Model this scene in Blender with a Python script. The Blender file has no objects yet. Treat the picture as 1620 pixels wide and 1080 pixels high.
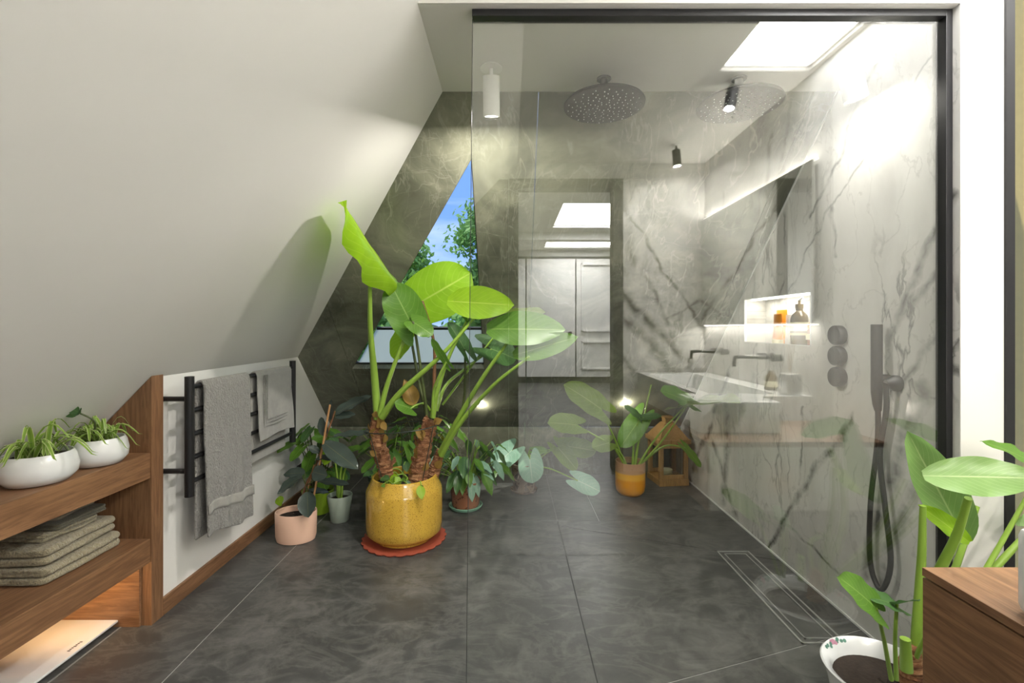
import bpy, bmesh, math, random
from mathutils import Vector, Matrix, noise
from mathutils.geometry import tessellate_polygon
R = random.Random(7)
S = bpy.context.scene
COL = S.collection

# ------------------------------------------------------------------ camera
F, CX, CY, EYE = 745.0, 806.0, 518.0, 1.25          # focal length and vanishing point in 1620x1080 pixels
cd = bpy.data.cameras.new('camera'); cam = bpy.data.objects.new('camera', cd); COL.objects.link(cam)
cam.location = (0, 0, EYE); cam.rotation_euler = (math.pi/2, 0, 0)
cd.sensor_width = 36; cd.lens = F/1620*36
cd.shift_x = (810-CX)/1620; cd.shift_y = -(540-CY)/1620
cd.clip_start = 0.05; cd.clip_end = 200
S.camera = cam

# ------------------------------------------------------------------ world, exposure
S.view_settings.view_transform = 'Standard'; S.view_settings.look = 'None'
S.view_settings.gamma = 1; S.view_settings.use_curve_mapping = False
S.view_settings.exposure = 0.68
W = bpy.data.worlds.new('sky'); S.world = W; W.use_nodes = True
nt = W.node_tree; nt.nodes.clear()
def wn(t): return nt.nodes.new(t)
tc = wn('ShaderNodeTexCoord'); mp = wn('ShaderNodeMapping'); mp.inputs['Scale'].default_value = (1.2, 1.2, 7)
no = wn('ShaderNodeTexNoise'); no.inputs['Scale'].default_value = 2.2; no.inputs['Detail'].default_value = 5
rp = wn('ShaderNodeValToRGB'); rp.color_ramp.elements[0].position = .38; rp.color_ramp.elements[0].color = (.17, .33, .78, 1)
rp.color_ramp.elements[1].position = .75; rp.color_ramp.elements[1].color = (.75, .85, .98, 1)
bg = wn('ShaderNodeBackground'); bg.inputs['Strength'].default_value = 1.0; out = wn('ShaderNodeOutputWorld')
nt.links.new(tc.outputs['Generated'], mp.inputs[0]); nt.links.new(mp.outputs[0], no.inputs['Vector'])
nt.links.new(no.outputs[0], rp.inputs[0]); nt.links.new(rp.outputs[0], bg.inputs[0]); nt.links.new(bg.outputs[0], out.inputs[0])

# ------------------------------------------------------------------ daylight and room lights
def light(name, kind, loc, power, color=(1, 1, 1), size=.1, size_y=None, rot=None, aim=None, spot=None, blend=.5):
    ld = bpy.data.lights.new(name, kind); ld.energy = power; ld.color = color
    if kind == 'AREA':
        ld.size = size
        if size_y: ld.shape = 'RECTANGLE'; ld.size_y = size_y
    elif kind in ('POINT', 'SPOT'): ld.shadow_soft_size = size
    if kind == 'SPOT': ld.spot_size = spot; ld.spot_blend = blend
    o = bpy.data.objects.new(name, ld); COL.objects.link(o); o.location = loc
    if rot: o.rotation_euler = rot
    if aim is not None:
        o.rotation_euler = (Vector(aim)-Vector(loc)).to_track_quat('-Z', 'Y').to_euler()
    return o
P_SKY, P_HALL = 26, 150
light('skylight_daylight_offscreen', 'AREA', (1.42, .98, 2.70), P_SKY, (1, .985, .96), .48, .9)
light('hall_skylight_offscreen', 'AREA', (1.48, -4.31, 3.04), P_HALL, (1, 1, 1), 1.4, 1.55)
light('hall_skylight_far_offscreen', 'AREA', (1.48, -6.73, 3.04), P_HALL*.6, (1, 1, 1), 1.4, .82)
light('garden_sun_offscreen', 'SUN', (0, 8, 10), 3.0, (1, .97, .9), rot=(math.radians(24), math.radians(-14), 0))

# ------------------------------------------------------------------ helpers
def px(u, v, d):            # pixel + depth along the view axis -> world point
    return Vector(((u-CX)*d/F, d, EYE-(v-CY)*d/F))
def pfloor(u, v, z=0):      # pixel -> point on a horizontal plane
    return px(u, v, F*(EYE-z)/(v-CY))
def pright(u, v, X=1.46):   # pixel -> point on a plane x = X
    return px(u, v, F*X/(u-CX))
YT, ZT, KB = 2.097, 2.30, 1.0095        # sloped back wall: y = YT + (ZT-z)*KB
def yback(z): return YT+(ZT-z)*KB
def pback(u, v):
    a = (v-CY)/F                        # z = EYE - a*d
    d = (YT+KB*(ZT-EYE))/(1-KB*a)
    return px(u, v, d)
SLK = 1.0365
def zleft(x): return 2.30+(x+.298)*SLK  # sloped ceiling on the left
def xleft(z): return -.298+(z-2.30)/SLK
XL, XR, YG, YF, YR, YE = -1.515, 1.46, 1.57, 1.528, 4.01, -.96
ZK = zleft(XL)

def link(name, me, mat=None, parent=None):
    o = bpy.data.objects.new(name, me); COL.objects.link(o)
    if mat: me.materials.append(mat)
    if parent is not None: o.parent = parent
    return o
def wloc(o):
    p = Vector((0, 0, 0))
    while o is not None: p += o.location; o = o.parent
    return p
def put(name, bm, mat, parent=None, smooth=True, loc=None):
    """bmesh in world coordinates -> one mesh object; kept relative to its parent's base (or loc)"""
    base = wloc(parent) if parent is not None else Vector(loc or (0, 0, 0))
    if base.length > 0: bmesh.ops.translate(bm, verts=bm.verts, vec=-base)
    bmesh.ops.recalc_face_normals(bm, faces=bm.faces)
    me = bpy.data.meshes.new(name); bm.to_mesh(me); bm.free()
    if smooth:
        for p in me.polygons: p.use_smooth = True
        try: me.set_sharp_from_angle(angle=math.radians(40))
        except Exception: pass
    o = link(name, me, mat, parent)
    if parent is None and loc: o.location = loc
    return o
def thing(name, label, cat, loc=(0, 0, 0), group=None):
    o = bpy.data.objects.new(name, None); COL.objects.link(o); o.location = loc
    return tag(o, label, cat, group)
def tag(o, label, cat, group=None):
    o['label'] = label; o['category'] = cat
    if group: o['group'] = group
    return o
def struct(o, label=None):
    o['kind'] = 'structure'
    if label: o['label'] = label
    return o
def bx(bm, lo, hi, bev=0, M=None):
    lo, hi = Vector(lo), Vector(hi)
    r = bmesh.ops.create_cube(bm, size=1); vs = r['verts']
    for v in vs: v.co = Vector([lo[i]+(v.co[i]+.5)*(hi[i]-lo[i]) for i in range(3)])
    if M is not None:
        for v in vs: v.co = M @ v.co
    if bev:
        es = list({e for v in vs for e in v.link_edges})
        bmesh.ops.bevel(bm, geom=es, offset=bev, segments=2, affect='EDGES', profile=.5)
    return bm
def box(lo, hi, bev=0, M=None): return bx(bmesh.new(), lo, hi, bev, M)
def plate(outer, holes, to3d, thick):
    """flat plate with holes, given in 2D, extruded by the vector thick"""
    bm = bmesh.new(); loops = [outer]+holes; th = Vector(thick)
    A = [[bm.verts.new(to3d(*p)) for p in lp] for lp in loops]
    B = [[bm.verts.new(Vector(to3d(*p))+th) for p in lp] for lp in loops]
    fa = sum(A, []); fb = sum(B, [])
    if holes: tris = tessellate_polygon([[Vector((p[0], p[1], 0)) for p in lp] for lp in loops])
    else: tris = [tuple(range(len(outer)))]
    for t in tris:
        try: bm.faces.new([fa[i] for i in t]); bm.faces.new([fb[i] for i in reversed(t)])
        except ValueError: pass
    for la, lb in zip(A, B):
        n = len(la)
        for i in range(n): bm.faces.new((la[i], la[(i+1) % n], lb[(i+1) % n], lb[i]))
    return bm
def smoothpath(pts, n=8):
    pts = [Vector(p) for p in pts]
    if len(pts) < 3: return pts
    out_ = []; P = [pts[0]*2-pts[1]]+pts+[pts[-1]*2-pts[-2]]
    for i in range(1, len(P)-2):
        for k in range(n):
            t = k/n; a, b, c, d = P[i-1], P[i], P[i+1], P[i+2]
            out_.append(.5*((2*b)+(c-a)*t+(2*a-5*b+4*c-d)*t*t+(3*b-a-3*c+d)*t**3))
    out_.append(pts[-1]); return out_
def tube(pts, rad, seg=10, bm=None, smooth=6, cap=True, rfun=None):
    bm = bm or bmesh.new()
    pp = smoothpath(pts, smooth) if smooth and len(pts) > 2 else [Vector(p) for p in pts]
    n = len(pp); rads = rad if isinstance(rad, (list, tuple)) else [rad, rad]
    rings = []; up = None
    for i, p in enumerate(pp):
        t = (pp[min(i+1, n-1)]-pp[max(i-1, 0)]).normalized()
        if up is None:
            up = t.orthogonal().normalized()
        up = (up-t*up.dot(t)); up = up.normalized() if up.length > 1e-6 else t.orthogonal().normalized()
        w = t.cross(up); s = i/max(1, n-1)*(len(rads)-1); k = min(int(s), len(rads)-2); r = rads[k]+(rads[k+1]-rads[k])*(s-k)
        ring = []
        for j in range(seg):
            a = 2*math.pi*j/seg; rr = r*(rfun(i/max(1, n-1), a) if rfun else 1)
            ring.append(bm.verts.new(p+(up*math.cos(a)+w*math.sin(a))*rr))
        rings.append(ring)
    for a, b in zip(rings, rings[1:]):
        for j in range(seg): bm.faces.new((a[j], a[(j+1) % seg], b[(j+1) % seg], b[j]))
    if cap: bm.faces.new(rings[0][::-1]); bm.faces.new(rings[-1])
    return bm
def lathe(prof, c=(0, 0, 0), seg=40, sx=1, sy=1, bm=None, M=None, edge=None):
    bm = bm or bmesh.new(); c = Vector(c); rings = []
    for r, z in prof:
        ring = []
        for j in range(seg):
            a = 2*math.pi*j/seg; rr = r*(edge(a) if edge else 1)
            co = Vector((rr*sx*math.cos(a), rr*sy*math.sin(a), z))
            if M is not None: co = M @ co
            ring.append(bm.verts.new(c+co))
        rings.append(ring)
    for a, b in zip(rings, rings[1:]):
        for j in range(seg): bm.faces.new((a[j], a[(j+1) % seg], b[(j+1) % seg], b[j]))
    bm.faces.new(rings[0][::-1]); bm.faces.new(rings[-1])
    return bm
def align(d, c=None):       # rotation taking +Z to direction d
    return Vector((0, 0, 1)).rotation_difference(Vector(d).normalized()).to_matrix()
def sheet(prof, e0, e1, ny, to3d, wob=None, thick=0, bm=None):
    """a cloth: 2D profile swept between e0 and e1; to3d(a, e, b)"""
    bm = bm or bmesh.new(); G = []
    for j in range(ny+1):
        e = e0+(e1-e0)*j/ny; row = []
        for i, (a, b) in enumerate(prof):
            da, db = wob(i/(len(prof)-1), j/ny) if wob else (0, 0)
            row.append(bm.verts.new(to3d(a+da, e, b+db)))
        G.append(row)
    for r0, r1 in zip(G, G[1:]):
        for i in range(len(prof)-1): bm.faces.new((r0[i], r0[i+1], r1[i+1], r1[i]))
    return bm
def solid(o, t, off=0):
    m = o.modifiers.new('thickness', 'SOLIDIFY'); m.thickness = t; m.offset = off
def subsurf(o, n=1):
    m = o.modifiers.new('smooth', 'SUBSURF'); m.levels = n; m.render_levels = n

# ------------------------------------------------------------------ materials
class NB:
    """small node builder"""
    def __init__(s, name):
        s.m = bpy.data.materials.new(name); s.m.use_nodes = True; s.t = s.m.node_tree; s.t.nodes.clear()
        s.o = s.n('ShaderNodeOutputMaterial'); s.co = s.n('ShaderNodeTexCoord')
    def n(s, t, **kw):
        x = s.t.nodes.new(t)
        for k, v in kw.items(): setattr(x, k, v)
        return x
    def set(s, sock, v):
        if hasattr(v, 'is_output'): s.t.links.new(v, sock)
        elif isinstance(v, (tuple, list)) and sock.type == 'RGBA' and len(v) == 3: sock.default_value = (*v, 1)
        else: sock.default_value = v
    def math(s, op, a, b=0, c=0, clamp=False):
        x = s.n('ShaderNodeMath', operation=op, use_clamp=clamp)
        for i, v in enumerate((a, b, c)): s.set(x.inputs[i], v)
        return x.outputs[0]
    def map(s, vec, scale=(1, 1, 1), rot=(0, 0, 0), loc=(0, 0, 0)):
        x = s.n('ShaderNodeMapping'); s.set(x.inputs[0], vec); x.inputs['Scale'].default_value = scale
        x.inputs['Rotation'].default_value = rot; x.inputs['Location'].default_value = loc; return x.outputs[0]
    def noise(s, vec, scale=5, detail=4, rough=.5, dist=0, col=False):
        x = s.n('ShaderNodeTexNoise'); s.set(x.inputs['Vector'], vec); x.inputs['Scale'].default_value = scale
        x.inputs['Detail'].default_value = detail; x.inputs['Roughness'].default_value = rough; x.inputs['Distortion'].default_value = dist
        return x.outputs['Color' if col else 0]
    def ramp(s, f, stops):
        x = s.n('ShaderNodeValToRGB'); s.set(x.inputs[0], f); cr = x.color_ramp
        while len(cr.elements) < len(stops): cr.elements.new(.5)
        for e, (p, c) in zip(cr.elements, stops):
            e.position = p; e.color = (*c, 1) if isinstance(c, (tuple, list)) else (c, c, c, 1)
        return x.outputs[0]
    def mix(s, f, a, b):
        x = s.n('ShaderNodeMix', data_type='RGBA'); s.set(x.inputs[0], f); s.set(x.inputs[6], a); s.set(x.inputs[7], b); return x.outputs[2]
    def vadd(s, a, b, op='ADD'):
        x = s.n('ShaderNodeVectorMath', operation=op); s.set(x.inputs[0], a); s.set(x.inputs[1], b); return x.outputs[0]
    def ridge(s, vec, scale, width, detail=3, dist=.6, rough=.55):
        nse = s.noise(vec, scale, detail, rough, dist)
        d = s.math('ABSOLUTE', s.math('SUBTRACT', nse, .5))
        return s.math('SUBTRACT', 1, s.math('DIVIDE', d, width, clamp=True), clamp=True)
    def bsdf(s, color, rough=.5, metal=0, bump=None, bstr=.1, bdist=.01, coat=0, spec=.5, **kw):
        b = s.n('ShaderNodeBsdfPrincipled'); s.set(b.inputs['Base Color'], color); s.set(b.inputs['Roughness'], rough)
        b.inputs['Metallic'].default_value = metal; b.inputs['Coat Weight'].default_value = coat; b.inputs['Specular IOR Level'].default_value = spec
        b.inputs['Coat Roughness'].default_value = .05
        for k, v in kw.items(): s.set(b.inputs[k.replace('_', ' ')], v)
        if bump is not None:
            x = s.n('ShaderNodeBump'); s.set(x.inputs['Height'], bump); x.inputs['Strength'].default_value = bstr; x.inputs['Distance'].default_value = bdist
            s.t.links.new(x.outputs[0], b.inputs['Normal'])
        s.b = b; s.t.links.new(b.outputs[0], s.o.inputs[0]); return s.m
def sr(r, g, b):        # sRGB 0-255 -> linear
    f = lambda c: (c/12.92 if c <= .04045 else ((c+.055)/1.055)**2.4)
    return tuple(f(x/255) for x in (r, g, b))
def plain(name, c, rough=.5, metal=0, coat=0, var=.06, scale=12, bstr=.05, bscale=60, spec=.5):
    k = NB(name); ob = k.co.outputs['Object']; nz = k.noise(ob, scale, 4)
    col = k.mix(nz, tuple(x*(1-var) for x in c), tuple(min(1, x*(1+var)) for x in c))
    return k.bsdf(col, rough, metal, k.noise(ob, bscale, 3), bstr, .002, coat, spec)
def wood(name, axis, dark, lite, scale=1):
    k = NB(name); sc = [14*scale, 14*scale, 14*scale]; sc[axis] = 1.1*scale
    v = k.map(k.co.outputs['Object'], tuple(sc)); n1 = k.noise(v, 1.6, 6, .6, 1.2); n2 = k.noise(v, 7, 4, .6)
    ring = k.math('FRACT', k.math('MULTIPLY', n1, 5)); ring = k.math('ABSOLUTE', k.math('SUBTRACT', ring, .5))
    f = k.math('ADD', k.math('MULTIPLY', ring, .55), k.math('MULTIPLY', n2, .7), clamp=True)
    col = k.ramp(f, [(.15, dark), (.75, lite)])
    return k.bsdf(col, .42, 0, n2, .12, .002)
MAT = {}
MAT['plaster'] = plain('white_plaster', sr(222, 220, 215), .75, var=.015, scale=3, bstr=.08, bscale=25)
MAT['plaster_bright'] = plain('white_paint', sr(236, 235, 231), .6, var=.01, bstr=.05)
MAT['black'] = plain('black_metal', sr(34, 34, 36), .38, .2, var=.1)
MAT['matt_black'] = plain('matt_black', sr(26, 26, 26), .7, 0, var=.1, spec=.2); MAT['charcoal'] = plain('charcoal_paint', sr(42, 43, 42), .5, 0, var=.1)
MAT['steel'] = plain('brushed_steel', sr(188, 188, 186), .3, .55, var=.1)
MAT['ceramic'] = plain('white_ceramic', sr(226, 227, 226), .22, coat=.3, var=.02)
MAT['walnut_y'] = wood('walnut_along_y', 1, sr(96, 66, 44), sr(150, 112, 80))
MAT['walnut_x'] = wood('walnut_along_x', 0, sr(96, 66, 44), sr(150, 112, 80))
MAT['walnut_z'] = wood('walnut_along_z', 2, sr(96, 66, 44), sr(150, 112, 80))
MAT['oak'] = wood('pine_lantern_wood', 2, sr(128, 94, 52), sr(184, 146, 92), 2)
MAT['grout'] = plain('grey_grout', sr(184, 184, 180), .8, var=.1)
MAT['soil'] = plain('potting_soil', sr(46, 36, 28), .95, var=.6, scale=90, bstr=1, bscale=90)
MAT['tan'] = plain('tan_render', sr(182, 160, 104), .9, var=.12, scale=40, bstr=.5, bscale=60)
def slate():
    k = NB('dark_slate_tile'); ob = k.co.outputs['Object']
    big = k.noise(ob, 1.7, 5, .6, .4); fine = k.noise(ob, 9, 8, .68, .8); sm = k.ridge(k.map(ob, (1, 2.2, 1), (0, 0, .5)), 3.2, .05, 6, .9, .65)
    f = k.math('ADD', k.math('MULTIPLY', big, .55), k.math('MULTIPLY', fine, .55), clamp=True)
    col = k.ramp(f, [(.36, sr(54, 54, 53)), (.55, sr(74, 74, 72)), (.70, sr(106, 105, 102))])
    col = k.mix(k.math('MULTIPLY', sm, .28), col, sr(125, 123, 118))
    return k.bsdf(col, k.ramp(fine, [(.3, .30), (.7, .46)]), 0, fine, .12, .004)
MAT['slate'] = slate()
def segvein(k, vec2, P, Q, wid, soft=1.0):
    """distance from warped 2D point vec2 (y, z, 0) to the segment PQ -> 0..1"""
    P, Q = Vector((P[0], P[1], 0)), Vector((Q[0], Q[1], 0)); ab = Q-P
    ap = k.vadd(vec2, tuple(P), 'SUBTRACT')
    dt = k.n('ShaderNodeVectorMath', operation='DOT_PRODUCT'); k.set(dt.inputs[0], ap); k.set(dt.inputs[1], tuple(ab/ab.length_squared))
    t = k.math('ADD', dt.outputs['Value'], 0, clamp=True)
    sc = k.n('ShaderNodeVectorMath', operation='SCALE'); sc.inputs[0].default_value = tuple(ab); k.set(sc.inputs['Scale'], t)
    ln = k.n('ShaderNodeVectorMath', operation='DISTANCE'); k.set(ln.inputs[0], ap); k.set(ln.inputs[1], sc.outputs[0])
    return k.math('SUBTRACT', 1, k.math('DIVIDE', ln.outputs['Value'], wid, clamp=True), clamp=True)
def white_marble(name, segs, axis, rot, fine=.5):
    k = NB(name); ob = k.co.outputs['Object']
    if axis == 'x':         # wall normal along x: use (y, z)
        sp = k.n('ShaderNodeSeparateXYZ'); k.set(sp.inputs[0], ob); cb = k.n('ShaderNodeCombineXYZ')
        k.set(cb.inputs[0], sp.outputs[1]); k.set(cb.inputs[1], sp.outputs[2])
    else:
        sp = k.n('ShaderNodeSeparateXYZ'); k.set(sp.inputs[0], ob); cb = k.n('ShaderNodeCombineXYZ')
        k.set(cb.inputs[0], sp.outputs[0]); k.set(cb.inputs[1], sp.outputs[2])
    p = cb.outputs[0]
    cloud = k.noise(k.map(p, (1, .45, 1), (0, 0, rot)), 2.3, 6, .6, .5)
    base = k.ramp(cloud, [(.3, sr(186, 185, 181)), (.55, sr(212, 211, 207)), (.75, sr(226, 225, 221))])
    w1 = k.vadd(k.noise(p, 3.2, 3, .5, 0, True), (.5, .5, .5), 'SUBTRACT'); w2 = k.vadd(k.noise(p, 17, 4, .65, 0, True), (.5, .5, .5), 'SUBTRACT')
    s1 = k.n('ShaderNodeVectorMath', operation='SCALE'); k.set(s1.inputs[0], w1); s1.inputs['Scale'].default_value = .16
    s2 = k.n('ShaderNodeVectorMath', operation='SCALE'); k.set(s2.inputs[0], w2); s2.inputs['Scale'].default_value = .045
    q = k.vadd(k.vadd(p, s1.outputs[0]), s2.outputs[0])
    fl = k.n('ShaderNodeVectorMath', operation='MULTIPLY'); k.set(fl.inputs[0], q); fl.inputs[1].default_value = (1, 1, 0); q = fl.outputs[0]
    v = None
    brk = k.ramp(k.noise(p, 9, 3, .6), [(.38, .25), (.58, 1.0)])
    for (P, Q, wd, st) in segs:
        s_ = k.math('MULTIPLY', k.math('POWER', segvein(k, q, P, Q, wd*1.25), .8), st)
        v = s_ if v is None else k.math('MAXIMUM', v, s_)
    an = k.map(q, (2.4, .55, 1), (0, 0, rot))
    r1 = k.ridge(an, 2.0, .022, 4, .3, .6); m1 = k.ramp(k.noise(p, 1.3, 2), [(.5, 0.0), (.62, 1.0)])
    r1 = k.math('MULTIPLY', k.math('MULTIPLY', r1, m1), fine)
    v = r1 if v is None else k.math('MAXIMUM', k.math('MULTIPLY', v, brk), r1)
    hair = k.math('MULTIPLY', k.ridge(k.map(q, (1.6, .7, 1), (0, 0, rot)), 3.5, .012, 5, .2), .22)
    v = k.math('MAXIMUM', v, hair)
    col = k.mix(v, base, sr(50, 50, 44))
    return k.bsdf(col, .14, 0, coat=.0, spec=.45)
def wy(u, v): p = pright(u, v); return (p.y, p.z)
VS = []
def vl(wd, st, *pts):
    for a, b in zip(pts, pts[1:]): VS.append((wy(*a), wy(*b), wd, st))
vl(.020, 1, (1190, 900), (1262, 790), (1345, 655)); vl(.010, .9, (1258, 840), (1335, 915))
vl(.012, .8, (1392, 90), (1340, 215), (1285, 345)); vl(.008, .7, (1470, 90), (1375, 235), (1300, 360), (1240, 470))
vl(.022, .8, (1500, 320), (1450, 430), (1410, 540)); vl(.02, .7, (1500, 420), (1425, 505)); vl(.016, .7, (1490, 540), (1425, 625))
vl(.035, .8, (1470, 620), (1400, 760), (1370, 900)); vl(.03, .7, (1440, 760), (1380, 960))
vl(.03, .9, (1153, 590), (1118, 690), (1095, 740)); vl(.05, .8, (1150, 650), (1145, 790)); vl(.03, .8, (1128, 700), (1163, 815))
vl(.01, .8, (1272, 645), (1268, 760)); vl(.012, .7, (1318, 330), (1320, 400)); vl(.01, .6, (1240, 440), (1215, 500), (1190, 560))
MAT['marble_white'] = white_marble('white_marble_black_vein', VS, 'x', -.55, .7)
VR = [((.99, 2.3), (1.66, 1.25), .016, .9), ((.99, 1.55), (1.62, .86), .05, .9), ((1.0, 1.35), (1.5, .8), .05, .8), ((.99, 1.0), (1.2, .7), .03, .8), ((1.2, 1.7), (1.45, 1.1), .02, .7), ((1.0, 2.4), (1.08, 1.8), .03, .7), ((1.35, 1.32), (1.7, 1.5), .016, .7)]
MAT['marble_rear'] = white_marble('white_marble_rear', VR, 'y', .55, .5)
VV = [((-.6, 2.3), (-.75, 1.5), .014, .8), ((.1, 2.5), (-.2, 1.3), .03, .8), ((.3, 2.6), (.1, 2.0), .012, .8)]
MAT['marble_vanity'] = white_marble('white_marble_vanity', VV, 'x', -.4, .5)
def green_marble():
    k = NB('green_grey_marble'); ob = k.co.outputs['Object']
    w = k.vadd(k.noise(ob, 1.6, 3, .5, 0, True), (.5, .5, .5), 'SUBTRACT'); sc = k.n('ShaderNodeVectorMath', operation='SCALE'); k.set(sc.inputs[0], w); sc.inputs['Scale'].default_value = .3
    q = k.vadd(ob, sc.outputs[0])
    cl = k.noise(q, 1.9, 7, .62, .8); col = k.ramp(cl, [(.30, sr(76, 77, 66)), (.5, sr(114, 115, 99)), (.70, sr(150, 150, 130))])
    a = k.ridge(k.map(q, (2.2, .5, .5), (.0, .7, .2)), 1.5, .008, 5, .3); b = k.ridge(k.map(q, (.6, 2.6, 2.6), (.0, .5, .3)), 1.9, .009, 6, .3); c = k.ridge(k.map(q, (4, .9, .9), (0, -.6, 0)), 3, .014, 6, .3)
    m = k.ramp(k.noise(ob, 1.8, 2), [(.45, .15), (.62, 1.0)])
    f = k.math('MAXIMUM', k.math('MULTIPLY', a, .26), k.math('MULTIPLY', k.math('MAXIMUM', k.math('MULTIPLY', b, .28), k.math('MULTIPLY', c, .25)), m))
    col = k.mix(f, col, sr(188, 186, 170)); return k.bsdf(col, .2, 0, spec=.4)
MAT['marble_green'] = green_marble()
def glass(name, refl, tint=(1, 1, 1), rough=0.0):
    k = NB(name); t = k.n('ShaderNodeBsdfTransparent'); t.inputs[0].default_value = (*tint, 1)
    g = k.n('ShaderNodeBsdfGlossy'); g.inputs['Roughness'].default_value = rough; m = k.n('ShaderNodeMixShader')
    lw = k.n('ShaderNodeLayerWeight'); lw.inputs['Blend'].default_value = .5      # Schlick: same on both faces of the sheet
    k.set(m.inputs[0], k.math('ADD', k.math('MULTIPLY', k.math('POWER', lw.outputs['Facing'], 5), .9), refl, clamp=True)); k.t.links.new(t.outputs[0], m.inputs[1]); k.t.links.new(g.outputs[0], m.inputs[2])
    k.t.links.new(m.outputs[0], k.o.inputs[0]); return k.m
MAT['shower_glass'] = glass('shower_glass', .11, (.985, .995, .985))
MAT['pane'] = glass('window_glass', .03, (.97, .99, .98))
MAT['lantern_glass'] = glass('lantern_glass', .03, (.8, .82, .8))
def frosted():
    k = NB('frosted_glass'); a = k.n('ShaderNodeBsdfTranslucent'); a.inputs[0].default_value = (.74, .72, .63, 1)
    t = k.n('ShaderNodeBsdfTransparent'); t.inputs[0].default_value = (.7, .85, .85, 1); g = k.n('ShaderNodeBsdfGlossy'); g.inputs['Roughness'].default_value = .1; g.inputs[0].default_value = (.8, .9, .9, 1)
    m = k.n('ShaderNodeMixShader'); m.inputs[0].default_value = .15; m2 = k.n('ShaderNodeMixShader'); m2.inputs[0].default_value = .12
    L = k.t.links; L.new(a.outputs[0], m.inputs[1]); L.new(t.outputs[0], m.inputs[2]); L.new(m.outputs[0], m2.inputs[1]); L.new(g.outputs[0], m2.inputs[2]); L.new(m2.outputs[0], k.o.inputs[0]); return k.m
MAT['frosted'] = frosted()
def emit(name, c, s):
    k = NB(name); e = k.n('ShaderNodeEmission'); e.inputs[0].default_value = (*c, 1); e.inputs[1].default_value = s; k.t.links.new(e.outputs[0], k.o.inputs[0]); return k.m
MAT['lamp'] = emit('lamp_lens', (1, .95, .82), 14)
MAT['led'] = emit('led_strip', (1, .96, .86), 5)
MAT['led_warm'] = emit('led_warm', (1, .6, .25), 1.5)
MAT['skypane'] = emit('bright_sky_pane', (1, 1, 1), 1.6)
def mirror():
    k = NB('mirror_silver'); g = k.n('ShaderNodeBsdfGlossy'); g.inputs['Roughness'].default_value = .01; g.inputs[0].default_value = (.8, .82, .8, 1); k.t.links.new(g.outputs[0], k.o.inputs[0]); return k.m
MAT['mirror'] = mirror()
def cloth(name, c, b=1.0, sc=190):
    k = NB(name); ob = k.co.outputs['Object']; n1 = k.noise(ob, sc, 3, .7); n2 = k.noise(ob, 30, 4)
    col = k.mix(k.math('ADD', k.math('MULTIPLY', n1, .7), k.math('MULTIPLY', n2, .3)), tuple(x*.5 for x in c), tuple(min(1, x*1.45) for x in c))
    return k.bsdf(col, .95, 0, k.math('ADD', n1, n2), b, .012, spec=.1, Sheen_Weight=.3)
MAT['towel'] = cloth('grey_terry', sr(150, 148, 143), 1.0, 120); MAT['towel_flat'] = cloth('grey_flat_weave', sr(160, 158, 152), .25, 400)
MAT['towel_olive'] = cloth('olive_grey_terry', sr(168, 158, 130), 1.0, 120); MAT['towel_dark'] = cloth('dark_olive_cotton', sr(98, 94, 78), .4); MAT['towel_cream'] = cloth('beige_grey_cotton', sr(164, 154, 136), .4)
def leafmat(name, c, vein, trans=.35, nv=9, rough=.35, stripe=False, edge=None):
    k = NB(name); sp = k.n('ShaderNodeSeparateXYZ'); k.set(sp.inputs[0], k.co.outputs['UV'])
    t = k.math('ABSOLUTE', k.math('SUBTRACT', k.math('MULTIPLY', sp.outputs[0], 2), 1)); s_ = sp.outputs[1]
    mid = k.math('SUBTRACT', 1, k.math('DIVIDE', t, .05 if not stripe else .35, clamp=True), clamp=True)
    fr = k.math('FRACT', k.math('MULTIPLY', k.math('SUBTRACT', s_, k.math('MULTIPLY', t, .38)), nv))
    sv = k.math('SUBTRACT', 1, k.math('DIVIDE', k.math('ABSOLUTE', k.math('SUBTRACT', fr, .5)), .07, clamp=True), clamp=True)
    nz = k.noise(k.co.outputs['Object'], 14, 4)
    col = k.mix(nz, tuple(x*.72 for x in c), tuple(min(1, x*1.22) for x in c))
    f = mid if stripe else k.math('MAXIMUM', mid, k.math('MULTIPLY', sv, .45))
    col = k.mix(f, col, vein)
    if edge is not None: col = k.mix(k.math('SUBTRACT', 1, k.math('DIVIDE', k.math('SUBTRACT', 1, t), .3, clamp=True), clamp=True), col, edge)
    k.bsdf(col, rough, 0, k.math('ADD', fr, k.math('MULTIPLY', mid, -1)), .12, .004, spec=.5)
    tr = k.n('ShaderNodeBsdfTranslucent'); k.set(tr.inputs[0], k.mix(.5, col, tuple(min(1, x*1.4) for x in c))); m = k.n('ShaderNodeMixShader'); m.inputs[0].default_value = trans
    k.t.links.new(k.b.outputs[0], m.inputs[1]); k.t.links.new(tr.outputs[0], m.inputs[2]); k.t.links.new(m.outputs[0], k.o.inputs[0]); return k.m
MAT['leaf_lime'] = leafmat('leaf_lime', sr(150, 192, 40), sr(196, 216, 96), .45)
MAT['leaf_green'] = leafmat('leaf_green', sr(96, 140, 48), sr(150, 180, 96), .35)
MAT['leaf_pale'] = leafmat('leaf_pale', sr(126, 162, 92), sr(180, 200, 140), .3, 12, .28)
MAT['leaf_dark'] = leafmat('leaf_dark', sr(70, 106, 56), sr(128, 158, 98), .25)
MAT['leaf_rubber'] = leafmat('leaf_rubber', sr(62, 74, 68), sr(96, 96, 72), .05, 14, .22)
MAT['leaf_silver'] = leafmat('leaf_silver', sr(150, 190, 165), sr(210, 226, 206), .25, 7)
MAT['leaf_olive'] = leafmat('leaf_olive', sr(116, 140, 60), sr(160, 176, 104), .35)
MAT['leaf_croton'] = leafmat('leaf_croton', sr(150, 150, 40), sr(84, 104, 34), .3, 6)
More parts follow.
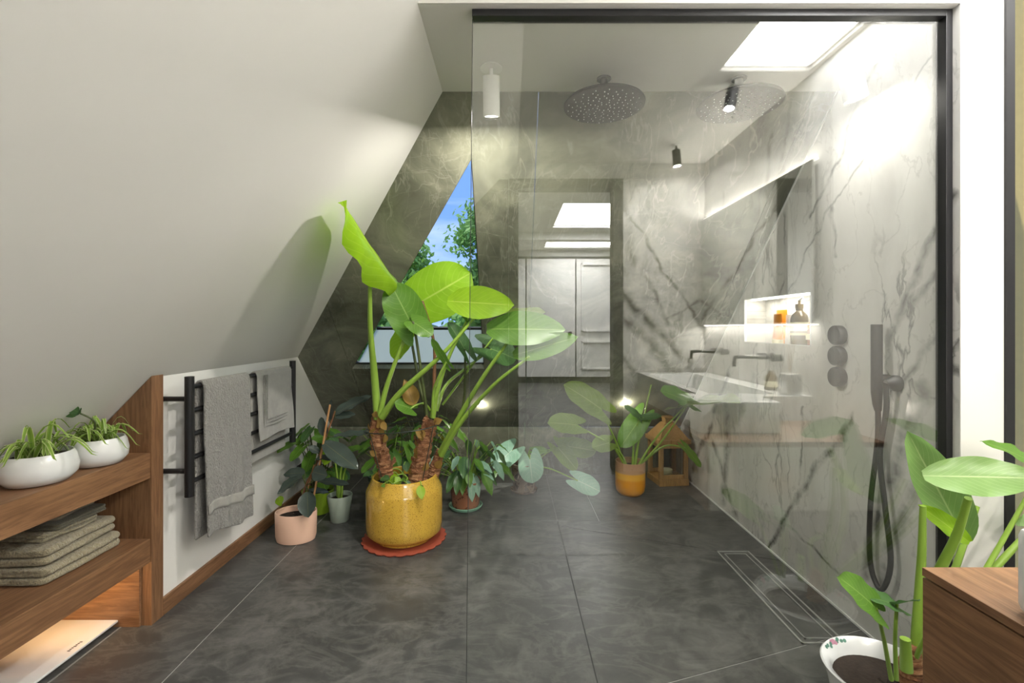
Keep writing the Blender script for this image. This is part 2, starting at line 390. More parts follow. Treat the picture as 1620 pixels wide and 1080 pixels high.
MAT['leaf_dry'] = leafmat('leaf_dry', sr(160, 128, 66), sr(120, 90, 44), .3)
MAT['leaf_spider'] = leafmat('leaf_spider', sr(140, 170, 70), sr(104, 146, 52), .3, 3, .4, True, sr(236, 236, 190))
MAT['leaf_tree'] = leafmat('leaf_tree', sr(120, 160, 84), sr(150, 180, 110), .4, 3)
MAT['stem'] = plain('green_stem', sr(132, 164, 62), .4, var=.25, scale=8); MAT['stem_dark'] = plain('dark_stem', sr(74, 84, 44), .5, var=.3, scale=8)
MAT['stem_brown'] = plain('brown_stem', sr(116, 78, 48), .6, var=.25, scale=14); MAT['cane'] = plain('bamboo_cane', sr(176, 132, 86), .6, var=.2, scale=20)
def bark():
    k = NB('fibrous_trunk'); ob = k.co.outputs['Object']; n = k.noise(k.map(ob, (1, 1, 3)), 26, 6, .7, 1)
    return k.bsdf(k.ramp(n, [(.28, sr(74, 44, 28)), (.48, sr(150, 98, 62)), (.68, sr(206, 158, 112))]), .85, 0, n, 1, .02)
MAT['bark'] = bark()
def speckle(name, c, d, sc=160, th=.66):
    k = NB(name); n = k.noise(k.co.outputs['Object'], sc, 2, .5); nz = k.noise(k.co.outputs['Object'], 6, 4)
    col = k.mix(nz, tuple(x*.86 for x in c), tuple(min(1, x*1.12) for x in c))
    return k.bsdf(k.mix(k.ramp(n, [(th, 0.0), (th+.05, 1.0)]), col, d), .2, 0, nz, .05, .003, .4)
MAT['pot_yellow'] = speckle('mustard_glaze', sr(198, 160, 62), sr(104, 72, 24), 230, .60)
MAT['pot_pink'] = plain('peach_pot', sr(240, 198, 172), .5, var=.03); MAT['pot_sage'] = plain('sage_glaze', sr(160, 172, 156), .35, var=.05)
MAT['pot_green'] = plain('dark_green_plastic', sr(58, 84, 74), .5, var=.1); MAT['pot_lime'] = plain('lime_pot', sr(142, 176, 44), .45)
MAT['pot_terra'] = speckle('brown_terracotta', sr(170, 112, 82), sr(120, 80, 60), 40, .6); MAT['pot_brown'] = speckle('grey_brown_stoneware', sr(138, 116, 98), sr(90, 74, 62), 30, .55)
MAT['saucer_red'] = plain('coral_red', sr(156, 74, 54), .55, var=.05); MAT['saucer_green'] = plain('glazed_pale_green', sr(140, 186, 160), .25, var=.3, scale=20)
MAT['saucer_dark'] = plain('dark_grey_saucer', sr(72, 72, 68), .6); MAT['wire'] = plain('dark_wire', sr(60, 68, 60), .4, .4)
def banded():
    k = NB('orange_banded_glaze'); sp = k.n('ShaderNodeSeparateXYZ'); k.set(sp.inputs[0], k.co.outputs['Object']); nz = k.noise(k.co.outputs['Object'], 9, 3)
    z = k.math('ADD', sp.outputs[2], k.math('MULTIPLY', nz, .012)); z = k.math('DIVIDE', z, .25)
    return k.bsdf(k.ramp(z, [(.50, sr(226, 150, 14)), (.56, sr(236, 176, 60)), (.70, sr(232, 170, 52)), (.74, sr(186, 150, 120)), (.95, sr(176, 136, 104))]), .3, coat=.3)
MAT['pot_banded'] = banded()
MAT['amber'] = plain('amber_bottle', sr(96, 78, 40), .12, coat=.6); MAT['orange'] = plain('orange_plastic', sr(232, 150, 46), .4); MAT['label'] = plain('cream_label', sr(226, 220, 186), .6)
MAT['label_grey'] = plain('grey_label_band', sr(140, 134, 110), .6); MAT['clear'] = glass('clear_bottle', .05, (.9, .9, .86)); MAT['amber_red'] = plain('amber_liquid', sr(150, 84, 54), .2)
MAT['print'] = plain('dark_print', sr(70, 70, 70), .6); MAT['pink_print'] = plain('pink_print', sr(196, 140, 160), .4); MAT['green_print'] = plain('green_print', sr(96, 140, 122), .4)

# ------------------------------------------------------------------ the setting: floor
fl = struct(put('floor', box((-2.4, YE-.1, -.06), (1.80, YR+.05, -.003)), MAT['grout'], smooth=False), 'light grey grout bed under the dark slate floor tiles')
def cut(poly, p, nrm):      # split a convex 2D polygon by a line
    def side(q): return (q[0]-p[0])*nrm[0]+(q[1]-p[1])*nrm[1]
    A, B = [], []
    for i, a in enumerate(poly):
        b = poly[(i+1) % len(poly)]; sa, sb = side(a), side(b)
        (A if sa >= 0 else B).append(a)
        if sa*sb < 0:
            t = sa/(sa-sb); c = (a[0]+(b[0]-a[0])*t, a[1]+(b[1]-a[1])*t); A.append(c); B.append(c)
    return [q for q in (A, B) if len(q) > 2]
def cen(q): return (sum(a[0] for a in q)/len(q), sum(a[1] for a in q)/len(q))
tiles = [[(-2.4, YE-.1), (1.80, YE-.1), (1.80, YR+.05), (-2.4, YR+.05)]]
def cutall(p, n, cond=lambda c: True):
    global tiles
    tiles = sum([cut(q, p, n) if cond(cen(q)) else [q] for q in tiles], [])
cutall((-1.225, 0), (1, 0)); cutall((0, 3.05), (0, 1)); cutall((0, .55), (0, 1)); cutall((.31, 0), (1, 0), lambda c: c[0] > -1.2 and c[1] < 3.05)
cutall((.58, 0), (1, 0), lambda c: c[0] > -1.2 and c[1] > 3.05)
fa, fb = pfloor(842, 825), pfloor(1136, 871); d_ = fb-fa
cutall((fa.x, fa.y), (-d_.y, d_.x), lambda c: c[0] > .4 and .55 < c[1] < 3.05)
fa, fb = pfloor(1056, 1080), pfloor(1262, 1023); d_ = fb-fa
cutall((fa.x, fa.y), (-d_.y, d_.x), lambda c: c[0] > .4 and .55 < c[1] < 2.7)
for q in tiles:
    c = cen(q); gj = .0028; qq = []
    n_ = len(q); ar = sum(q[i][0]*q[(i+1) % n_][1]-q[(i+1) % n_][0]*q[i][1] for i in range(n_))
    if ar < 0: q = q[::-1]
    for i in range(n_):     # inset by the joint
        a, b, e = Vector(q[i-1]), Vector(q[i]), Vector(q[(i+1) % n_]); d1 = (b-a).normalized(); d2 = (e-b).normalized()
        n1, n2 = Vector((-d1.y, d1.x)), Vector((-d2.y, d2.x)); k_ = 1+n1.dot(n2); qq.append(b+(n1+n2)*(gj/max(.3, k_)))
    put('floor_tile', plate([tuple(v) for v in qq], [], lambda x, y: (x, y, -.014), (0, 0, .014)), MAT['slate'], fl, smooth=False)
put('dark_joint', box((.3072, .552, -.0029), (.3128, 3.048, -.0008)), MAT['charcoal'], fl, False)
# linear shower drain with a tiled tray
dr = thing('shower_drain', 'long tiled linear shower drain in steel frame set in floor beside marble wall', 'drain', (1.245, 2.245, 0))
bm = bmesh.new(); x0, x1, y0, y1 = 1.155, 1.335, 1.86, 2.63
for a, b in (((x0, y0), (x1, y0+.008)), ((x0, y1-.008), (x1, y1)), ((x0, y0), (x0+.008, y1)), ((x1-.008, y0), (x1, y1))): bx(bm, (*a, 0), (*b, .004))
put('drain_frame', bm, MAT['steel'], dr, False)
bm = bmesh.new(); i_ = .03
for a, b in (((x0+i_, y0+i_), (x1-i_, y0+i_+.005)), ((x0+i_, y1-i_-.005), (x1-i_, y1-i_)), ((x0+i_, y0+i_), (x0+i_+.005, y1-i_)), ((x1-i_-.005, y0+i_), (x1-i_, y1-i_))): bx(bm, (*a, 0), (*b, .004))
put('tray_frame', bm, MAT['steel'], dr, False)
put('tray_tile', box((x0+i_+.006, y0+i_+.006, .0002), (x1-i_-.013, y1-i_-.006, .003)), MAT['slate'], dr, False)

# ------------------------------------------------------------------ the setting: walls and ceilings
SLX = lambda x, y: (x, y, zleft(x))
yk = yback(ZK)
struct(put('ceiling_sloped', plate([(-2.4, YE-.1), (xleft(2.68), YE-.1), (xleft(2.68), YF), (-.298, YF), (-.298, YT), (XL, yk), (-2.4, yk)], [], SLX, (-.06, 0, .06)), MAT['plaster'], smooth=False), 'white plastered ceiling sloping down on the left')
struct(put('ceiling_shower', plate([(-.40, YF+.001), (XR+.10, YF+.001), (XR+.10, YT), (-.40, YT)], [], lambda x, y: (x, y, ZT), (0, 0, .1)), MAT['plaster'], smooth=False), 'low flat white ceiling over the shower')
struct(put('wall_left', plate([(2.045, 0), (YR, 0), (yback(.40), .40), (yk, ZK), (2.045, ZK)], [], lambda y, z: (XL, y, z), (-.1, 0, 0)), MAT['plaster_bright'], smooth=False), 'white knee wall under the sloped ceiling')
# back wall: sloped green marble slabs round a triangular window, over an upright marble riser
wbk = struct(put('wall_back', box((XL-.1, YR+.06, -.05), (XR+.1, YR+.16, .3)), MAT['charcoal'], smooth=False), 'dark substrate behind the marble at the foot of the shower wall')
SN = Vector((0, 1, 1/KB)).normalized()*.06      # outward normal of the sloped wall
tosl = lambda x, z: Vector((x, yback(z), z))
wa, wl, wr_ = pback(745, 250), pback(553, 583), pback(765, 583)
WX1 = -.185; WIN = [(WX1, wa.z), (-1.155, wl.z), (WX1, wl.z)]
ZB = .405; g = .0015
def hipx(z): return xleft(z)
def slab(poly, holes=[]): return put('marble_slab', plate(poly, holes, tosl, SN), MAT['marble_green'], wbk, smooth=False)
XJ = -1.165; zc = zleft(XJ)
slab([(XL-.02, ZB), (XJ-g, ZB), (XJ-g, zc+.05), (XL-.02, ZK+.03)])
zj = 2.32
slab([(XJ+g, ZB), (.13-g, ZB), (.13-g, zj), (-.34, zj), (XJ+g, zc+.05)], [WIN])
slab([(.13+g, ZB), (1.36-g, ZB), (1.36-g, zj), (.13+g, zj)])
slab([(1.36+g, ZB), (XR+.05, ZB), (XR+.05, zj), (1.36+g, zj)])
for a, b in ((XL, XJ), (XJ, .13), (.13, 1.36), (1.36, XR)):
    put('riser_slab', box((a+g, YR, 0), (b-g, YR+.06, ZB-.002)), MAT['marble_green'], wbk, False)
# triangular window in the sloped wall
win = struct(thing('window_1', '', 'x', (0, 0, 0)), 'triangular window in the sloping green marble wall, frosted below'); del win['category']
def inset_tri(tri, d):
    q = tri if sum(tri[i][0]*tri[(i+1) % 3][1]-tri[(i+1) % 3][0]*tri[i][1] for i in range(3)) > 0 else tri[::-1]
    o_ = []
    for i in range(3):
        a, b, e = Vector(q[i-1]), Vector(q[i]), Vector(q[(i+1) % 3]); d1 = (b-a).normalized(); d2 = (e-b).normalized()
        n1, n2 = Vector((-d1.y, d1.x)), Vector((-d2.y, d2.x)); o_.append(tuple(b+(n1+n2)*(d/(1+n1.dot(n2)))))
    return o_
def off(k): return lambda x, z: tosl(x, z)+SN*k
put('window_frame', plate(inset_tri(WIN, -.004), [inset_tri(WIN, .008)], off(.75), SN*.35), MAT['charcoal'], win, False)
put('pane', plate(inset_tri(WIN, .006), [], off(.9), SN*.06), MAT['pane'], win, False)
zt = 1.211; f_ = lambda z: (z-wl.z)/(wa.z-wl.z); xl_ = lambda z: -1.155+(WX1+1.155)*f_(z)
put('transom', plate([(xl_(zt)+.02, zt-.007), (WX1-.006, zt-.007), (WX1-.006, zt+.007), (xl_(zt)+.02, zt+.007)], [], off(.72), SN*.2), MAT['charcoal'], win, False)
put('frosted_pane', plate([(xl_(wl.z+.008)+.03, wl.z+.008), (WX1-.008, wl.z+.008), (WX1-.008, zt-.008), (xl_(zt-.008)+.02, zt-.008)], [], off(.84), SN*.05), MAT['frosted'], win, False)
# right shower wall: two marble slabs, the nearer with a lit niche
wrt = struct(put('wall_right', box((XR+.155, 2.2, -.05), (XR+.18, YR+.1, 1.6)), MAT['charcoal'], smooth=False), 'substrate behind the veined white marble shower wall')
NY0, NY1, NZ0, NZ1, ND = 2.28, 2.924, 1.16, 1.425, .13
torw = lambda y, z: (XR, y, z)
zb = lambda y: ZT-(y-YT)/KB
put('marble_slab', plate([(YF, 0), (3.0-g, 0), (3.0-g, zb(3.0-g)), (YT, ZT), (YF, ZT)], [[(NY0, NZ0), (NY1, NZ0), (NY1, NZ1), (NY0, NZ1)]], torw, (.02, 0, 0)), MAT['marble_white'], wrt, False)
put('marble_slab', plate([(3.0+g, 0), (YR, 0), (YR, ZB), (3.0+g, zb(3.0+g))], [], torw, (.02, 0, 0)), MAT['marble_white'], wrt, False)
bm = bmesh.new()
bx(bm, (XR+.02, NY0-.02, NZ0-.02), (XR+ND, NY1+.02, NZ0)); bx(bm, (XR+.02, NY0-.02, NZ1), (XR+ND, NY1+.02, NZ1+.02))
bx(bm, (XR+.02, NY0-.02, NZ0), (XR+ND, NY0, NZ1)); bx(bm, (XR+.02, NY1, NZ0), (XR+ND, NY1+.02, NZ1)); bx(bm, (XR+ND, NY0-.02, NZ0-.02), (XR+ND+.02, NY1+.02, NZ1+.02))
put('niche', bm, MAT['marble_white'], wrt, False)
bm = bmesh.new(); t_ = .004
for a, b in (((NY0, NZ0), (NY1, NZ0+t_)), ((NY0, NZ1-t_), (NY1, NZ1)), ((NY0, NZ0), (NY0+t_, NZ1)), ((NY1-t_, NZ0), (NY1, NZ1))): bx(bm, (XR-.003, *a), (XR+.012, *b))
put('niche_trim', bm, MAT['ceramic'], wrt, False)
put('niche_led', box((XR+.03, NY0+.02, NZ1-.012), (XR+.045, NY1-.02, NZ1-.002)), MAT['led'], wrt, False)
light('niche_led_light', 'AREA', (XR+.06, (NY0+NY1)/2, NZ1-.016), .9, (1, .93, .8), .05, .58)
struct(put('trim_1', box((XR-.006, YG, 0), (XR-.0005, YR-.02, .009)), MAT['ceramic'], smooth=False), 'thin pale sealing strip along the foot of the marble shower wall')
struct(put('trim_2', plate([(ZB, yback(ZB)), (ZT, YT), (ZT, YT-.012), (ZB, yback(ZB)-.012)], [], lambda z, y: (XR-.005, y, z), (.0045, 0, 0)), MAT['ceramic'], smooth=False), 'thin pale joint where the sloping wall meets the marble shower wall')
struct(put('baseboard_left', box((XL, 2.046, 0), (XL+.013, YR-.002, .075), .002), MAT['walnut_y'], smooth=False), 'low walnut skirting board along the white knee wall')
# wall above the shower opening, and the white pier on its right
struct(put('wall_front', plate([(-.298, ZT), (XR, ZT), (XR, 0), (1.60, 0), (1.60, 2.68), (xleft(2.68), 2.68)], [], lambda x, z: (x, YF-.004, z), (0, .0038, 0)), MAT['plaster'], smooth=False), 'white wall above the shower opening with a white pier on its right')
w2 = struct(thing('window_2', '', 'x', (1.6, YF, 0)), 'slim dark framed window beside the white pier, tan rendered wall outside'); del w2['category']
put('window_frame', box((1.601, YF-.012, 0), (1.628, YF+.09, 2.68)), MAT['black'], w2, False)
put('inner_frame', box((1.629, YF+.02, 0), (1.645, YF+.09, 2.68)), MAT['steel'], w2, False)
put('pane', box((1.645, YF+.05, 0), (1.72, YF+.056, 2.68)), MAT['pane'], w2, False)
struct(put('wall_outside', box((1.70, 1.95, -.5), (3.2, 2.1, 3.2)), MAT['tan'], smooth=False), 'tan rendered outside wall beyond the slim window')
# room behind the camera (seen in the glass)
struct(put('ceiling', plate([(xleft(2.68)-.05, YE-.1), (1.85, YE-.1), (1.85, YF+.1), (xleft(2.68)-.05, YF+.1)], [[(1.17, .52), (1.67, .52), (1.67, 1.44), (1.17, 1.44)]], lambda x, y: (x, y, 2.68), (0, 0, .1)), MAT['plaster'], smooth=False), 'flat white ceiling with skylights over the near half of the bathroom')
for i, (a, b) in enumerate((((1.17, .52), (1.67, 1.44)),)):
    w = struct(thing('window_%d' % (3+i), '', 'x', (a[0], a[1], 2.68)), 'skylight over the wooden vanity cabinet'); del w['category']
    bm = bmesh.new()
    for lo, hi in (((a[0], a[1]), (a[0]+.02, b[1])), ((b[0]-.02, a[1]), (b[0], b[1])), ((a[0], a[1]), (b[0], a[1]+.02)), ((a[0], b[1]-.02), (b[0], b[1]))): bx(bm, (*lo, 2.70), (*hi, 2.82))
    put('window_frame', bm, MAT['plaster_bright'], w, False)
    put('pane', box((a[0]+.02, a[1]+.02, 2.80), (b[0]-.02, b[1]-.02, 2.81)), MAT['skypane'], w, False)
DX0, DX1, DZ = .077, .90, 2.46
struct(put('wall_rear', plate([(-2.4, 0), (DX0-.08, 0), (DX0-.08, DZ+.08), (DX1+.08, DZ+.08), (DX1+.08, 0), (1.80, 0), (1.80, 2.72), (xleft(2.68), 2.72), (-2.4, zleft(-2.4)-.1)], [], lambda x, z: (x, YE, z), (0, -.1, 0)), MAT['marble_rear'], smooth=False), 'veined marble wall with the doorway, behind the viewer')
bm = bmesh.new(); bx(bm, (DX0-.08, YE-.12, 0), (DX0, YE+.02, DZ+.08)); bx(bm, (DX1, YE-.12, 0), (DX1+.085, YE+.02, DZ+.08)); bx(bm, (DX0, YE-.12, DZ), (DX1, YE+.02, DZ+.08))
struct(put('trim_3', bm, MAT['charcoal'], smooth=False), 'dark grey door casing round the doorway behind the viewer')
d1 = struct(put('door_1', box((-1.02, YE+.025, .01), (-.01, YE+.06, 2.52), .002), MAT['charcoal'], smooth=False), 'charcoal sliding door leaf parked beside the doorway')
put('door_handle', box((-.1, YE+.06, 1.0), (-.08, YE+.09, 1.3), .003), MAT['black'], d1, False)
wv = struct(put('wall_vanity', box((1.72, YE, 0), (1.85, .66, 2.72)), MAT['charcoal'], smooth=False), 'substrate behind the marble of the vanity wall')
put('marble_slab', box((1.70, YE, 0), (1.7195, -.15, 2.68)), MAT['marble_vanity'], wv, False); put('marble_slab', box((1.70, -.147, 0), (1.7195, .655, 2.68)), MAT['marble_vanity'], wv, False)
struct(put('wall_near_right', plate([(.66, 0), (1.54, 0), (1.54, 2.72), (.66, 2.72)], [], lambda y, z: (1.70, y, z), (.12, 0, 0)), MAT['plaster_bright'], smooth=False), 'plain white wall beside the wooden cabinet')
# hall beyond the doorway
hy0, hy1 = -7.56, YE-.1
struct(put('floor_hall', box((-1.2, hy0-.1, -.06), (3.4, hy1, 0)), MAT['slate'], smooth=False), 'dark slate floor of the hall beyond the doorway')
struct(put('ceiling_hall', plate([(-1.2, hy0-.1), (3.4, hy0-.1), (3.4, hy1), (-1.2, hy1)], [[(.76, -7.16), (2.2, -7.16), (2.2, -6.31), (.76, -6.31)], [(.76, -5.11), (2.2, -5.11), (2.2, -3.51), (.76, -3.51)]], lambda x, y: (x, y, 3.0), (0, 0, .1)), MAT['plaster'], smooth=False), 'white hall ceiling with two skylights')
for i, (y0, y1) in enumerate(((-7.16, -6.31), (-5.11, -3.51))):
    w = struct(put('window_%d' % (6+i), box((.76, y0, 3.06), (2.2, y1, 3.07)), MAT['skypane'], smooth=False), ['bright skylight pane in the hall ceiling above the cupboard', 'bright skylight pane in the hall ceiling nearer the doorway'][i])
bm = bmesh.new(); bx(bm, (-1.3, hy0-.1, 0), (-1.2, hy1, 3.1)); struct(put('wall_hall_left', bm, MAT['plaster'], smooth=False), 'white wall of the hall')
struct(put('wall_hall_right', box((3.4, hy0-.1, 0), (3.5, hy1, 3.1)), MAT['plaster'], smooth=False), 'white wall of the hall')
struct(put('wall_hall_far', box((-1.2, hy0-.1, 0), (3.4, hy0, 3.1)), MAT['plaster'], smooth=False), 'white end wall of the hall')
struct(put('trim_4', box((-1.2, -5.75, 2.86), (3.4, -5.5, 3.0)), MAT['plaster'], smooth=False), 'white ceiling beam between the hall skylights')
hy0 += .003
wd = thing('hall_cupboard', 'white panelled cupboard doors in the hall with dark plinth and black knob', 'cupboard', (1.3, hy0+.02, 0))
put('plinth', box((-1.1, hy0, 0), (3.3, hy0+.05, .10)), MAT['charcoal'], wd, False)
put('carcass', box((-1.1, hy0, .10), (3.3, hy0+.03, 2.86)), MAT['charcoal'], wd, False)  # charcoal backing paints the shade seen in the gaps between the doors
for a, b in ((-.76, .36), (.385, 1.485), (1.51, 2.62)):
    dd = put('cupboard_door', box((a, hy0+.04, .14), (b, hy0+.07, 2.8), .004), MAT['plaster'], wd, False)
    if a > 1:
        for (z0, z1) in ((.3, .95), (1.15, 2.7)):
            bm = bmesh.new(); p = a+.1; q = b-.1
            for lo, hi in (((p, z0), (q, z0+.05)), ((p, z1-.05), (q, z1)), ((p, z0), (p+.05, z1)), ((q-.05, z0), (q, z1))): bx(bm, (lo[0], hy0+.07, lo[1]), (hi[0], hy0+.12, hi[1]), .012)
            put('moulding', bm, MAT['plaster'], dd, False)
    if abs(a-.385) < .01: put('knob', lathe([(.02, 0), (.02, .02), (.04, .03), (.045, .05), (.03, .065)], (1.36, hy0+.07, 1.12), 16, M=align((0, 1, 0))), MAT['black'], dd)

# ------------------------------------------------------------------ outside: trees beyond the triangular window
def tree(name, label, c, h, rx, rz, n, base=-3.0, shape=1.0):
    t = thing(name, label, 'tree', (c[0], c[1], base), 'trees beyond the triangular window')
    put('trunk', tube([(c[0], c[1], base), (c[0]+.1, c[1], c[2]-rz*.4), (c[0], c[1], c[2]+rz*.5)], [.16, .1, .03], 8), MAT['stem_brown'], t)
    vs, fs, uv = [], [], []
    cl = [(R.gauss(0, .45), R.gauss(0, .45), R.uniform(-1, 1)) for _ in range(46)]
    for i in range(n):
        k_ = cl[R.randrange(len(cl))]; zz = k_[2]; sh = (1-.5*max(0, zz))**shape*(1 if zz > -.7 else .8)
        p = Vector((c[0]+(k_[0]*sh+R.gauss(0, .22))*rx, c[1]+(k_[1]*sh+R.gauss(0, .22))*rx, c[2]+(zz+R.gauss(0, .09))*rz))
        a = Vector((R.gauss(0, 1), R.gauss(0, 1), R.gauss(0, 1))).normalized(); b = a.orthogonal().normalized(); L = R.uniform(.05, .10)
        m = len(vs); vs += [p-a*L, p+b*L*.5, p+a*L, p-b*L*.5]; fs.append((m, m+1, m+2, m+3)); uv += [(.5, 0), (1, .5), (.5, 1), (0, .5)]
    base_ = wloc(t); me = bpy.data.meshes.new('crown'); me.from_pydata([v-base_ for v in vs], [], fs); l = me.uv_layers.new()
    for i, q in enumerate(uv): l.data[i].uv = q
    o = link('crown', me, MAT['leaf_tree'], t); o['kind'] = 'stuff'; return t
tree('tree', 'tall slender tree against blue sky, at right edge of triangular window', (-.45, 12, 2.1), 4, .95, 2.1, 12000)
tree('tree', 'loose leafy tree rising left in the triangular window', (-2.3, 10.5, 1.5), 3, .8, 1.7, 9000)
tree('tree', 'broad dense tree low across the triangular window', (-2.15, 7.0, .35), 3, .85, 1.35, 14000)
tree('tree', 'bushy tree beyond the frosted pane beside the slender tree', (-.2, 8.6, .5), 3, .95, 1.0, 12000)
struct(put('ground_outside', box((-25, 5, -3.1), (25, 60, -3.0)), MAT['leaf_tree'], smooth=False), 'green garden ground outside')

# ------------------------------------------------------------------ shower screen
sc_ = thing('shower_screen', 'large frameless clear glass shower screen with black top rail and side frame', 'shower screen', (.66, YG, 0))
XG0 = (748-CX)*YG/F; XG1 = (738-CX)*YG/F
put('glass_pane', plate([(XG1, .002), (XR-.008, .002), (XR-.008, ZT-.012), (XG0, ZT-.012)], [], lambda x, z: (x, YG-.004, z), (0, .008, 0)), MAT['shower_glass'], sc_, False)
put('top_rail', box((XG0-.001, YG-.02, ZT-.024), (XR-.022, YG+.02, ZT-.001), .001), MAT['black'], sc_, False)
put('side_frame', box((XR-.022, YG-.02, 0), (XR-.001, YG+.02, ZT-.001), .001), MAT['black'], sc_, False)
put('edge_seal', plate([(XG1-.0015, .002), (XG1, .002), (XG0, ZT-.025), (XG0-.0015, ZT-.025)], [], lambda x, z: (x, YG-.004, z), (0, .008, 0)), MAT['charcoal'], sc_, False)

# ------------------------------------------------------------------ ceiling spotlights
def spotlamp(label, base, ax, L, r, mat, power, group, dropz=.045, lens=True):
    t = thing('ceiling_spotlight', label, 'spotlight', base, group); b = Vector(base); ax = Vector(ax).normalized()
    put('ceiling_plate', lathe([(.045, -.004), (.045, 0)], b, 32), MAT['plaster_bright'], t)
    piv = b+Vector((0, 0, -dropz)); put('bracket', tube([b, piv], [.008, .008], 10), mat, t)
    top = piv-ax*.01; M = align(ax)
    put('housing', lathe([(r*.72, .012), (r*.72, 0), (r, 0), (r, L), (r*.8, L), (r*.8, L-.012)], top, 32, M=M), mat, t)
    put('lens', lathe([(r*.78, L-.011), (r*.78, L-.006)], top, 24, M=M), MAT['lamp'], t)
    if power:
        lo = light('spot_beam' if b.y > 1 else 'spot_beam_offscreen', 'AREA', top+ax*(L+.004), power, (1, .95, .87), r*1.6, aim=top+ax*2); lo.data.shape = 'DISK'
    return t
spotlamp('white tubular ceiling spotlight tilted at the green marble wall', (-.074, 1.905, ZT), (.0, .28, -.96), .15, .034, MAT['plaster_bright'], 11, None)
spotlamp('white tubular ceiling spotlight in corner lighting the white marble wall', (1.345, 1.86, ZT), (.24, .03, -.97), .12, .042, MAT['plaster_bright'], 2.0, None, .04)
spotlamp('dark ceiling spotlight near the skylight over the vanity', (1.30, .40, 2.68), (-.2, .0, -.98), .12, .032, MAT['charcoal'], 9, None)
spotlamp('dark ceiling spotlight near the doorway casing', (1.31, -.56, 2.68), (.1, -.1, -.98), .12, .032, MAT['charcoal'], 16, None)
# rain shower heads
for X, lab in ((.398, 'large round dark rain shower head with white nozzles over the middle of the shower'), (.968, 'large round dark rain shower head with white nozzles beside the marble wall')):
    t = thing('rain_shower_head', lab, 'shower head', (X, 1.985, ZT), 'rain shower heads'); zc_ = 2.185
    put('ceiling_arm', tube([(X, 1.985, ZT), (X, 1.985, zc_+.01)], [.017, .017], 16, smooth=0), MAT['black'], t)
    put('flange', lathe([(.03, -.006), (.03, 0)], (X, 1.985, ZT), 24), MAT['black'], t)
    dsc = put('disc', lathe([(.160, -.006), (.168, -.003), (.170, .003), (.166, .010), (.03, .016), (.02, .03)], (X, 1.985, zc_), 56), MAT['matt_black'], t)
    bm = bmesh.new()
    for a in range(18):
        for r_ in range(8):
            rr = .028+r_*.0175
            if r_ < 3 and a % 2: continue
            an = 2*math.pi*a/18+(.12 if r_ % 2 else 0); bx(bm, (X+rr*math.cos(an)-.0019, 1.985+rr*math.sin(an)-.0019, zc_-.009), (X+rr*math.cos(an)+.0019, 1.985+rr*math.sin(an)+.0019, zc_-.005))
    nzl = put('nozzles', bm, MAT['ceramic'], dsc, False); nzl['kind'] = 'stuff'
# small recessed lights low in the sloping wall
for u, v, lab in ((762, 640, 'small bright recessed light low in the green marble wall beside the elephant ear stems'), (990, 637, 'small bright recessed light low in the green marble wall behind the orange pot plant')):
    p = pback(u, v); n_ = -SN.normalized()
    t = thing('recessed_light', lab, 'light', p); M = align(n_)
    put('bezel', lathe([(.020, 0), (.020, .003), (.014, .003), (.014, 0)], p, 24, M=M), MAT['steel'], t); put('lens', lathe([(.013, 0), (.013, .002)], p, 20, M=M), MAT['lamp'], t)
    light('recessed_glow', 'POINT', p+n_*.02, 2.0, (1, .93, .8), .012)
# shower controls, hand shower
for i, v in enumerate((530, 563, 596)):
    p = pright(1331, v); k_ = put('shower_control', lathe([(.040, 0), (.043, .004), (.043, .030), (.040, .034)], (0, 0, 0), 32, M=align((-1, 0, 0))), MAT['black'], None, loc=None)
    k_.location = (XR-.0005, p.y, p.z); tag(k_, ['round black shower control knob, topmost of three on the marble wall', 'round black shower control knob, middle of three on the marble wall', 'round black shower control knob, lowest of three on the marble wall'][i], 'knob', 'shower control knobs')
hs = thing('hand_shower', 'black stick hand shower with hose hanging on marble wall', 'hand shower', (XR, 1.80, 1.05))
yh = F*(XR-.04)/(1389-CX)
put('handset', tube([(XR-.045, yh, 1.262), (XR-.045, yh, 1.0), (XR-.04, yh, .93)], [.019, .019, .012], 16, smooth=2), MAT['black'], hs)
put('holder', box((XR-.04, yh-.016, 1.03), (XR, yh+.016, 1.07), .004), MAT['black'], hs)
po = pright(1420, 606)
put('wall_outlet', lathe([(.03, 0), (.03, .014), (.02, .03), (.012, .045)], (XR, po.y, po.z), 24, M=align((-1, 0, 0))), MAT['black'], hs)
def hw(u, v): p = pright(u, v, XR-.03); return p
put('hose', tube([(XR-.04, yh, .94), hw(1388, 700), hw(1377, 800), hw(1377, 890), hw(1394, 932), hw(1409, 890), hw(1400, 800), hw(1392, 720), hw(1402, 650), (XR-.045, po.y, po.z)], [.0095, .0095], 10, smooth=8), MAT['black'], hs)
# niche bottles
def nb(u, w_=0): return F*XR/(u-CX)
zn = NZ0
t = thing('pump_bottle', 'dark amber pump bottle with cream label in the lit niche', 'bottle', (XR+.055, nb(1248), zn)); c = (XR+.055, nb(1248), zn); r = .042
put('bottle', lathe([(r*.9, 0), (r, .006), (r, .135), (r*.9, .155), (r*.5, .175), (r*.42, .178), (r*.42, .19)], c, 28), MAT['amber'], t)
put('label_band', lathe([(r*1.01, .05), (r*1.01, .118)], c, 28), MAT['label'], t); put('label_stripe', lathe([(r*1.015, .062), (r*1.015, .072)], c, 28), MAT['label_grey'], t)
pm = put('pump', lathe([(r*.46, .19), (r*.46, .212), (.006, .213), (.006, .235)], c, 20), MAT['amber'], t); put('spout', tube([(c[0], c[1], zn+.234), (c[0]-.02, c[1]-.06, zn+.245)], [.006, .004], 8), MAT['ceramic'], pm)
